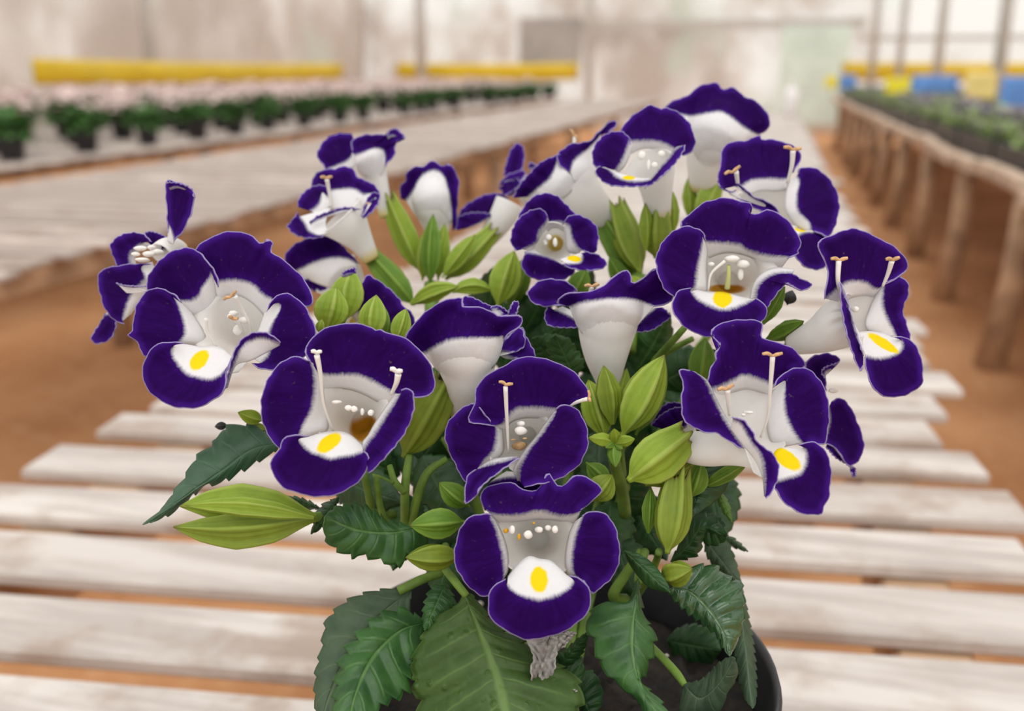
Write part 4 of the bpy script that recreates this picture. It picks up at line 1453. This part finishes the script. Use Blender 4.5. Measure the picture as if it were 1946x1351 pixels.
# --- centre flower seen from its back
f = flower((1240, 300), Z5, 16, (.1, .35), [
    (UPP, '1240,190 1300,190 1380,190 1440,190', '1235,150 1300,150 1380,160 1440,185', '1225,135 1228,74 1290,78 1350,108 1420,138 1452,186', dict(off=(2, 1, 1), dz=4)),
    (SID, '1400,180 1430,190 1460,190', '1395,150 1430,145 1470,175', '1388,132 1430,123 1482,150 1492,182 1440,186', dict(off=(0, -1, -1), dz=2)),
    (SID, '1490,200 1515,195 1535,190', '1488,190 1515,185 1540,182', '1486,182 1518,104 1552,106 1549,150 1535,192', dict(off=(1, 0, 0), dz=3)),
    (SID, '1430,400 1470,430 1540,440', '1440,390 1490,415 1545,435', '1445,350 1560,248 1600,310 1648,400 1640,432 1530,432', dict(off=(2, 1, 1), dz=6)),
    (SID, '1430,330 1460,380 1440,420', '1440,390 1490,395 1520,400', '1450,345 1560,252 1592,340 1560,385 1500,402', dict(off=(1, 0, 0), dz=4.5)),
    (UPP, '1050,470 1090,510 1160,525 1240,530 1330,520 1400,490 1440,420', '998,402 1060,366 1140,326 1220,315 1320,310 1420,305 1475,288', '885,315 940,230 1010,160 1080,110 1150,85 1220,76 1226,130 1300,128 1400,160 1450,186 1552,178 1577,210 1542,265 1492,290 1462,335', dict(wrap=(1.0, 2.5), ruffle=.6)),
], [(1235, 330, 2, 212), (1245, 420, 3, 186), (1250, 540, 5, 142), (1230, 660, 8, 92), (1215, 760, 11, 60)])

# ------------------------------------------------------------------ buds and calyces
# lime group upper left
bud(Z2, (1085, 1010), (872, 530), 150, (84, 82), teeth=.12, prof='calyx', ph=.3, name='calyx')
bud(Z2, (1140, 1090), (1160, 630), 128, (76, 74), M_BUD_DEEP, ph=.1, name='bud')
bud(Z2, (1090, 1060), (1130, 700), 120, (80, 79), ph=.9)
bud(Z2, (1190, 1060), (1235, 690), 110, (80, 79), ph=.2)
bud(Z2, (1240, 1050), (1545, 735), 150, (82, 86), teeth=.10, prof='calyx', ph=.6, name='calyx')
bud(Z2, (1215, 1040), (1430, 760), 110, (76, 78), ph=.4)
bud(Z2, (1040, 1215), (750, 890), 150, (72, 74), M_BUD_DEEP, teeth=.12, prof='calyx', ph=.5, name='calyx')
bud(Z2, (1015, 1210), (1325, 1095), 120, (60, 56), prof='sepal', ph=.8, bend=(-26, 0))
bud(Z2, (1280, 1130), (1540, 1120), 105, (62, 64), prof='sepal', ph=.2, bend=(-30, 0))
bud(Z2, (1570, 1230), (1680, 865), 190, (64, 66), ph=.25)
bud(Z2, (1640, 1240), (1760, 900), 150, (74, 70), M_BUD_DEEP, ph=.7)
# buds above the front left flower
b_ = bud(Z2, (580, 1330), (640, 985), 215, (40, 42), ph=.2, flat=.8)
pf = Face(Z2([(620, 1000)])[0], 34, (0, 0))
for a_, b2, c2 in (('578,1035 610,1030 645,1015', '575,1030 610,1018 650,1010', '568,1028 590,995 640,978 662,974 664,1012'),):
    petal(b_, 'petal_tip', pf, Z2, a_, b2, c2, off=(1, 0, 0), ruffle=.2)
bud(Z2, (470, 1390), (536, 1100), 210, (28, 30), M_BUD, ph=.55)
bud(Z2, (560, 1390), (575, 1130), 90, (30, 31), M_BUD_DEEP, ph=.1)
bud(Z5, (690, 330), (722, 62), 160, (24, 26), ph=.15)
bud(Z5, (760, 330), (752, 110), 90, (28, 28), M_BUD_DEEP, ph=.4)
bud(Z5, (830, 350), (896, 142), 110, (26, 28), ph=.5)
bud(Z5, (385, 285), (405, 205), 50, (22, 22), ph=.2)
# upper right calyces
bud(Z3, (900, 1260), (650, 868), 190, (72, 74), M_BUD_DEEP, ph=.35, teeth=.12, prof='calyx', name='calyx')
bud(Z3, (890, 1220), (745, 800), 170, (66, 72), ph=.8, teeth=.12, prof='calyx', name='calyx')
bud(Z3, (985, 1130), (992, 815), 180, (62, 60), M_BUD_OLIVE, teeth=.2, prof='calyx', ph=.1, name='calyx')
bud(Z3, (1090, 980), (1090, 720), 75, (66, 66), prof='sepal', ph=.3)
bud(Z3, (925, 1080), (920, 790), 90, (60, 58), prof='sepal', ph=.5)
bud(Z3, (1200, 900), (1185, 630), 90, (92, 92), prof='sepal', ph=.2)
bud(Z3, (1235, 900), (1360, 640), 135, (88, 90), teeth=.1, prof='calyx', ph=.5, name='calyx')
bud(Z3, (820, 1330), (700, 1120), 110, (70, 70), M_BUD_DEEP, ph=.2)
bud(Z3, (880, 1360), (830, 1230), 120, (60, 60), ph=.3)
bud(Z3, (470, 1380), (560, 1190), 130, (60, 60), M_BUD_DEEP, ph=.3)
# centre: round the upright tube
bud(Z6, (1010, 900), (960, 570), 145, (22, 20), M_BUD_OLIVE, ph=.63, prof='sepal', tipc=.5, flat=.6)
bud(Z6, (1040, 800), (1090, 585), 80, (34, 34), ph=.2, prof='sepal', flat=.5)
bud(Z6, (970, 985), (875, 650), 165, (24, 26), M_BUD, ph=.3)
bud(Z6, (1060, 975), (1300, 512), 215, (20, 20), M_BUD, ph=.62, bend=(-10, 0))
bud(Z6, (1140, 960), (1310, 560), 130, (30, 30), M_BUD_DEEP, ph=.2)
# star-shaped young calyx
for ang, L_, wd in ((-92, 78, 62), (-170, 150, 78), (-10, 115, 70), (88, 140, 84), (150, 60, 50), (40, 60, 50)):
    ca, sa_ = math.cos(math.radians(ang)), math.sin(math.radians(ang))
    bud(Z6, (1022-10*ca, 1000-10*sa_), (1022+L_*ca, 1000+L_*sa_*1.0), wd, (13, 9 if ang < 0 else 11), M_BUD_DEEP if ang > 0 else M_BUD, prof='sepal', ph=.63, flat=.45, name='sepal', k=24, n=16)
bud(Z6, (1095, 1215), (1425, 960), 245, (10, 12), M_BUD, teeth=.10, prof='calyx', ph=.2, name='calyx')
bud(Z6, (1190, 1235), (1470, 1110), 120, (14, 16), M_BUD_OLIVE, prof='sepal', ph=.5)
bud(Z6, (215, 1360), (42, 1223), 130, (16, 14), M_BUD_DEEP, ph=.3)
bud(Z6, (890, 1330), (1010, 1180), 150, (14, 14), M_BUD_OLIVE, ph=.3)
bud(Z6, (860, 1110), (1000, 1250), 110, (18, 18), M_BUD_DEEP, ph=.1)
# right side
bud(Z7, (1010-560, 480), (492, 190), 150, (36, 36), M_BUD_DEEP, ph=.25)
bud(Z7, (850, 200), (1068, 92), 105, (34, 24), M_BUD_DEEP, ph=.63, prof='sepal')
bud(Z7, (960, 230), (1060, 130), 90, (38, 34), M_BUD_DEEP, ph=.2, prof='calyx', teeth=.1, name='calyx')
bud(Z7, (270, 1450), (330, 985), 205, (8, 12), M_BUD_OLIVE, teeth=.2, prof='calyx', ph=.62, name='calyx')
bud(Z7, (160, 1330), (175, 1060), 90, (14, 14), M_BUD_DEEP, prof='sepal', ph=.2)
bud(Z7, (400, 1130), (470, 910), 140, (18, 18), M_BUD_DEEP, ph=.3)
bud(Z7, (480, 1060), (750, 905), 90, (20, 16), M_BUD_DEEP, prof='sepal', ph=.4)
bud(Z4, (575, 940), (680, 760), 70, (30, 26), M_BUD_DEEP, prof='sepal', ph=.2)
bud(Z4, (690, 850), (715, 780), 60, (34, 34), M_BLACK, ph=.2)
# pods and small buds low down
bud(L1, (1060, 718), (300, 655), 225, (16, 14), M_BUD, prof='sepal', ph=.3, bend=(44, 0), flat=.9)
bud(L1, (1055, 722), (262, 770), 200, (12, 8), M_BUD_OLIVE, prof='sepal', ph=.62, bend=(-48, 0), flat=.9)
bud(L1, (1050, 718), (325, 650), 110, (8, 5), M_BUD, prof='sepal', ph=.9, bend=(20, 0), flat=.6)
bud(L1, (1900, 740), (1588, 762), 165, (12, 8), M_BUD_DEEP, ph=.4)
bud(L1, (1880, 930), (1565, 942), 150, (12, 6), M_BUD_OLIVE, ph=.1)
bud(L1, (770, 175), (625, 128), 80, (26, 22), M_BUD, ph=.3)
bud(L1, (790, 230), (690, 205), 60, (28, 26), M_BUD_OLIVE, ph=.3)
bud(L1, (570, 200), (495, 208), 44, (30, 30), M_BLACK, ph=.3)
bud(L3, (858, 500), (1066, 440), 165, (10, 4), M_BUD_OLIVE, ph=.4, tipc=.9)
bud(Z5, (880, 1010), (1130, 560), 240, (24, 22), M_BUD_OLIVE, teeth=.08, prof='calyx', ph=.4, name='calyx')

# ------------------------------------------------------------------ leaves
leaf(L1, (860, 300), (92, 757), '760,225 690,196 555,212 500,290 390,385 328,490 255,590 200,670', '830,350 740,400 640,460 530,520 425,545 300,660 190,725',
     M_LEAF_BLUE, (26, 14), mid='700,340 550,450 300,620', eo=(3, 2), serr=9, amp=18, quilt=.25)
leaf(L1, (1640, 770), (1112, 712), '1540,755 1460,738 1400,690 1320,645 1230,643 1160,668', '1690,850 1585,930 1520,990 1430,960 1310,928 1260,934 1140,870 1105,790',
     M_LEAF, (14, 4), mid='1500,800 1300,790', eo=(3, 1), serr=10, amp=22, quilt=.9)
leaf(L1, (1190, 605), (1035, 810), '1110,640 1065,700', '1165,680 1100,770', M_LEAF_DARK, (20, 16), serr=5, amp=10)
leaf(L1, (1090, 670), (890, 600), '1040,635 960,605', '1040,670 960,680', M_LEAF_DARK, (24, 24), serr=5, amp=8)
leaf(L2, (720, 400), (150, 1250), '600,385 450,408 330,455 240,530 190,600 165,760 130,900 125,1080', '700,560 640,800 520,1010 330,1150',
     M_LEAF_GREY, (24, 4), mid='560,520 350,760 230,1000', eo=(4, -1), serr=12, amp=18, quilt=.6)
leaf(L2, (812, 592), (330, 1260), '700,520 640,515 500,560 345,720 285,830 250,1000 240,1140', '790,690 735,850 690,1020 560,1090 450,1180',
     M_LEAF, (18, -6), mid='640,650 470,820 370,1050', eo=(3, 1), serr=11, amp=36, quilt=1.2, veins=5)
leaf(L2, (930, 350), (800, 640), '850,370 800,480 790,580', '985,450 980,520 900,600', M_LEAF, (20, 12), serr=7, amp=14)
leaf(L2, (1040, 410), (1330, 1480), '1005,480 900,545 800,660 732,800 708,870 742,920 718,1000 770,1060 752,1160 800,1330', '1110,440 1250,620 1400,700 1560,820 1700,900 1770,1010 1752,1160 1660,1330',
     M_LEAF_BIG, (14, -6), mid='1080,500 1150,660 1240,900 1310,1180', eo=(4, 5), serr=12, amp=26, quilt=1.2, veins=7)
leaf(L3, (718, 500), (900, 1440), '650,655 510,650 404,735 388,820 430,900 478,1060 590,1180 720,1290 790,1400', '752,740 812,830 822,930 790,1040 752,1120 735,1170 790,1220 860,1290 930,1400',
     M_LEAF, (14, -2), mid='700,680 682,860 690,1030 750,1220 820,1340', eo=(2.5, 3), serr=9, amp=22, quilt=.9)
leaf(L3, (935, 560), (1305, 1000), '920,600 1010,700 1130,792 1225,870 1268,960', '1000,470 1070,425 1200,420 1290,492 1372,530 1396,680 1372,850',
     M_LEAF_GLOSS, (14, 8), mid='1060,600 1190,740 1270,880', eo=(1.5, 4), serr=10, amp=20, quilt=1.0, veins=7)
leaf(L3, (925, 395), (1288, 212), '980,280 1040,110 1110,88 1210,110 1255,180', '1050,370 1110,330 1150,205 1232,225',
     M_LEAF_DARK, (26, 18), mid='1040,290 1130,180', eo=(3, 2), serr=7, amp=14)
leaf(L3, (1140, 250), (1385, 560), '1180,200 1262,228 1312,312 1345,410', '1150,340 1200,420 1285,490', M_LEAF_GREY, (40, 36), serr=8, amp=10)
leaf(L3, (1380, 560), (1452, 1335), '1330,760 1328,900 1350,1080 1372,1200 1410,1290', '1400,640 1432,800 1462,1000 1474,1200 1466,1300',
     M_LEAF_GREY, (34, 20), mid='1385,800 1410,1000 1430,1200', eo=(2, 5), serr=14, amp=10, quilt=.4)
leaf(L3, (1010, 1180), (1335, 1010), '1120,1150 1190,1090 1240,1040 1300,1005', '985,1300 990,1420 1200,1400 1290,1230 1350,1120', M_LEAF_GREY, (20, 8), mid='1120,1270 1240,1170', eo=(1, 5), serr=8, amp=10)
leaf(L3, (900, 900), (1245, 960), '960,830 1080,795 1220,850', '960,1020 1080,1068 1180,1050', M_LEAF_DARK, (60, 50), serr=8, amp=10)
leaf(L3, (190, 1100), (385, 850), '180,1000 250,960 330,890', '270,1060 350,990 390,900', M_LEAF_DARK, (18, 12), serr=7, amp=10)
leaf(L3, (190, 1090), (360, 1290), '260,1060 335,985 372,1080 345,1180', '200,1180 260,1260 330,1300', M_LEAF, (20, 16), serr=6, amp=14)
leaf(L3, (330, 1180), (430, 1420), '340,1120 430,1100 490,1250', '320,1260 380,1380', M_LEAF_DARK, (30, 30), serr=6, amp=10)
leaf(L3, (630, 325), (922, 592), '730,350 830,430 900,530', '660,400 720,490 800,565', M_LEAF_DARK, (10, 4), serr=0, eo=(1, 3))
leaf(L3, (1250, 230), (1420, 330), '1310,235 1370,280', '1290,280 1350,310', M_LEAF_DARK, (40, 40), serr=4, amp=8)
leaf(Z7, (560, 1080), (648, 1265), '560,1130 600,1210', '600,1110 635,1180', M_BUD_DEEP and M_LEAF_YOUNG, (24, 20), serr=4, amp=6)
leaf(Z7, (480, 960), (400, 1240), '640,930 600,1090 480,1190', '500,1040 440,1150', M_LEAF_DARK, (22, 16), serr=5, amp=8)
leaf(Z7, (420, 1240), (620, 1340), '500,1210 590,1250', '440,1340 520,1400 600,1380', M_LEAF_DARK, (26, 20), serr=6, amp=10)
leaf(Z6, (700, 560), (560, 420), '640,560 560,500', '780,470 690,400 610,405', M_LEAF_DARK, (52, 44), serr=7, amp=12)
leaf(Z6, (800, 640), (690, 400), '690,560 640,450', '850,560 800,470 760,420', M_LEAF, (46, 40), serr=7, amp=12)

# inner foliage closing the crown
inner = [(700, 930, 20, 150, 40), (760, 1010, 100, 150, 44), (840, 930, 60, 150, 36), (860, 1010, 150, 140, 44), (700, 880, 200, 130, 50),
         (1190, 930, -60, 150, 48), (1230, 1000, 60, 150, 52), (1330, 880, -30, 140, 50), (1290, 840, 30, 130, 48), (1360, 960, 80, 150, 48),
         (1160, 1020, 90, 140, 40), (1040, 700, -80, 150, 60), (1110, 650, -110, 130, 62), (1240, 650, -60, 130, 60), (1300, 700, -30, 140, 56),
         (830, 820, -60, 150, 46), (960, 640, -90, 130, 66), (1010, 600, -60, 130, 72), (900, 620, -130, 120, 70), (1200, 780, -100, 140, 50),
         (1140, 880, 90, 130, 40), (730, 760, -150, 130, 60), (850, 1080, 110, 130, 40), (1190, 1080, 70, 130, 36), (790, 860, 90, 140, 52), (860, 720, 180, 120, 64),
         (930, 560, -80, 110, 84), (1100, 560, -60, 110, 84), (1010, 760, 80, 150, 70), (900, 900, 90, 160, 66), (1100, 960, 90, 160, 62), (1000, 900, 90, 160, 72),
         (1230, 720, -70, 170, 66), (1180, 690, -100, 170, 72), (1270, 760, 20, 150, 60), (1150, 760, 80, 160, 64), (1210, 850, 60, 150, 58), (880, 830, -100, 160, 60), (800, 760, -120, 150, 66),
         (660, 820, 160, 120, 56), (1340, 800, 10, 120, 56), (760, 640, -100, 120, 60), (1090, 820, 90, 150, 66), (830, 960, 100, 140, 64), (1050, 640, -40, 130, 70)]
for k, (x, y, a, L_, d_) in enumerate(inner):
    ca, sa_ = math.cos(math.radians(a)), math.sin(math.radians(a))
    px_, py_ = -sa_, ca
    w_ = L_*.33

    def q(t, s_):
        return '%.1f,%.1f' % (x+(t-.5)*L_*ca+s_*w_*px_, y+(t-.5)*L_*sa_+s_*w_*py_)
    b0 = tuple(float(v) for v in q(0, 0).split(','))
    t0 = tuple(float(v) for v in q(1, 0).split(','))
    leaf(F0, b0, t0, ' '.join((q(.15, -.7), q(.4, -1), q(.7, -.7), q(.9, -.25))), ' '.join((q(.15, .7), q(.4, 1), q(.7, .7), q(.9, .25))),
         (M_LEAF_DARK, M_LEAF, M_LEAF_DARK)[k % 3], (d_+6, d_-6), mid=q(.5, .06), eo=(4, 4), serr=8, amp=5, nu=44, nh=7)

# shrivelled grey leaf under the front flower
M_DEAD = leaf_material('withered_leaf', (0.26, 0.24, 0.225), (0.42, 0.40, 0.38), (0.44, 0.41, 0.37), .85, .08, .1)
dl = leaf(L3, (150, 860), (70, 1195), '10,880 25,950 45,1000 30,1090 40,1170', '230,900 200,960 190,1030 175,1100 150,1170', M_DEAD, (8, 5), eo=(-2, 2), serr=0, quilt=.3, veins=3, wav=1.6, name='withered_leaf', crumple=.5)
dl['label'] = 'shrivelled grey dead leaf'
leaf(L3, (120, 900), (318, 850), '200,870 260,845', '200,960 270,910', M_DEAD, (9, 8), serr=0, quilt=.3, veins=3, wav=1.2, name='withered_leaf', crumple=.5)['label'] = 'shrivelled grey dead leaf'
leaf(L3, (110, 1140), (325, 1222), '200,1100 230,1180', '150,1190 260,1235', M_DEAD, (8, 7), serr=0, quilt=.3, veins=3, wav=1.2, name='withered_leaf', crumple=.5)['label'] = 'shrivelled grey dead leaf'

# ------------------------------------------------------------------ stems
stem(Z5, [(890, 1500, 34, 26), (888, 1300, 26, 26), (890, 1190, 22, 26), (900, 1090, 21, 24), (915, 1000, 23, 20)])
stem(Z5, [(885, 1210, 22, 24), (830, 1150, 20, 20), (800, 1060, 22, 18)])
stem(Z5, [(820, 1160, 19, 9), (760, 1130, 16, 7), (700, 1110, 14, 6)])
stem(Z5, [(925, 1420, 30, 26), (960, 1250, 26, 26), (1020, 1100, 24, 24), (1130, 1020, 26, 18)])
stem(Z5, [(700, 1420, 36, 22), (680, 1250, 28, 22), (650, 1100, 24, 22)])
stem(Z5, [(800, 1440, 36, 20), (745, 1300, 30, 20), (720, 1120, 26, 20)])
stem(L2, [(1060, 430, 14, 24), (980, 330, 15, 26), (920, 240, 20, 26), (930, 120, 28, 24)])
stem(L2, [(640, 400, 23, 30), (780, 330, 24, 30), (900, 290, 28, 26)])
stem(L3, [(800, 940, 30, 26), (900, 1040, 25, 27), (970, 1120, 22, 28), (1015, 1185, 20, 22)])
stem(L3, [(718, 520, 14, 30), (730, 430, 18, 30), (760, 330, 24, 28)])
stem(L3, [(700, 640, 40, 36), (560, 620, 32, 36), (620, 500, 30, 34), (740, 330, 28, 30)])
stem(L3, [(850, 330, 10, 24), (830, 400, 18, 24), (780, 500, 26, 26), (700, 620, 36, 28)])
stem(L1, [(1040, 718, 16, 30), (1140, 705, 22, 28), (1300, 690, 34, 26), (1500, 700, 44, 26)])
stem(Z6, [(1010, 960, 20, 30), (1020, 1100, 24, 34), (1060, 1250, 32, 36), (1080, 1400, 40, 36)])
stem(Z6, [(1060, 960, 20, 26), (1050, 1060, 26, 28), (1060, 1180, 32, 30)])
stem(Z4, [(200, 960, 30, 16), (120, 1050, 40, 18), (60, 1120, 50, 20)])
stem(Z4, [(240, 1010, 44, 14), (160, 1050, 48, 16), (90, 1090, 52, 18)])
stem(Z2, [(1150, 1080, 78, 50), (1150, 1250, 74, 46), (1160, 1500, 66, 46)])
stem(Z3, [(900, 1240, 68, 60), (850, 1400, 66, 46), (820, 1700, 60, 46)])
stem(Z1, [(890, 920, 40, 30), (1000, 1000, 48, 24), (1300, 1120, 60, 24)])
stem(Z1, [(500, 410, 48, 22), (640, 560, 60, 18), (1200, 1100, 70, 22)])
stem(F0, [(1338, 358, 91, 7), (1296, 460, 95, 7), (1200, 640, 90, 8), (1080, 900, 70, 9)])
stem(F0, [(1448, 440, 67, 6), (1400, 560, 75, 7), (1250, 760, 75, 8), (1100, 950, 65, 9)])
stem(F0, [(1506, 655, 27, 7), (1450, 682, 36, 7), (1330, 800, 50, 8), (1150, 980, 60, 9)])
stem(F0, [(1506, 812, 43, 7), (1420, 850, 50, 8), (1200, 1000, 58, 9)])
for x, d_ in ((800, 40), (900, 60), (1000, 66), (1110, 60), (1230, 48), (1300, 44)):
    stem(F0, [(x, 760, d_+12, 8), (x*.6+1030*.4, 920, d_+4, 9), (x*.35+1030*.65, 1120, 56, 10), (x*.25+1030*.75, 1260, 40, 10)])
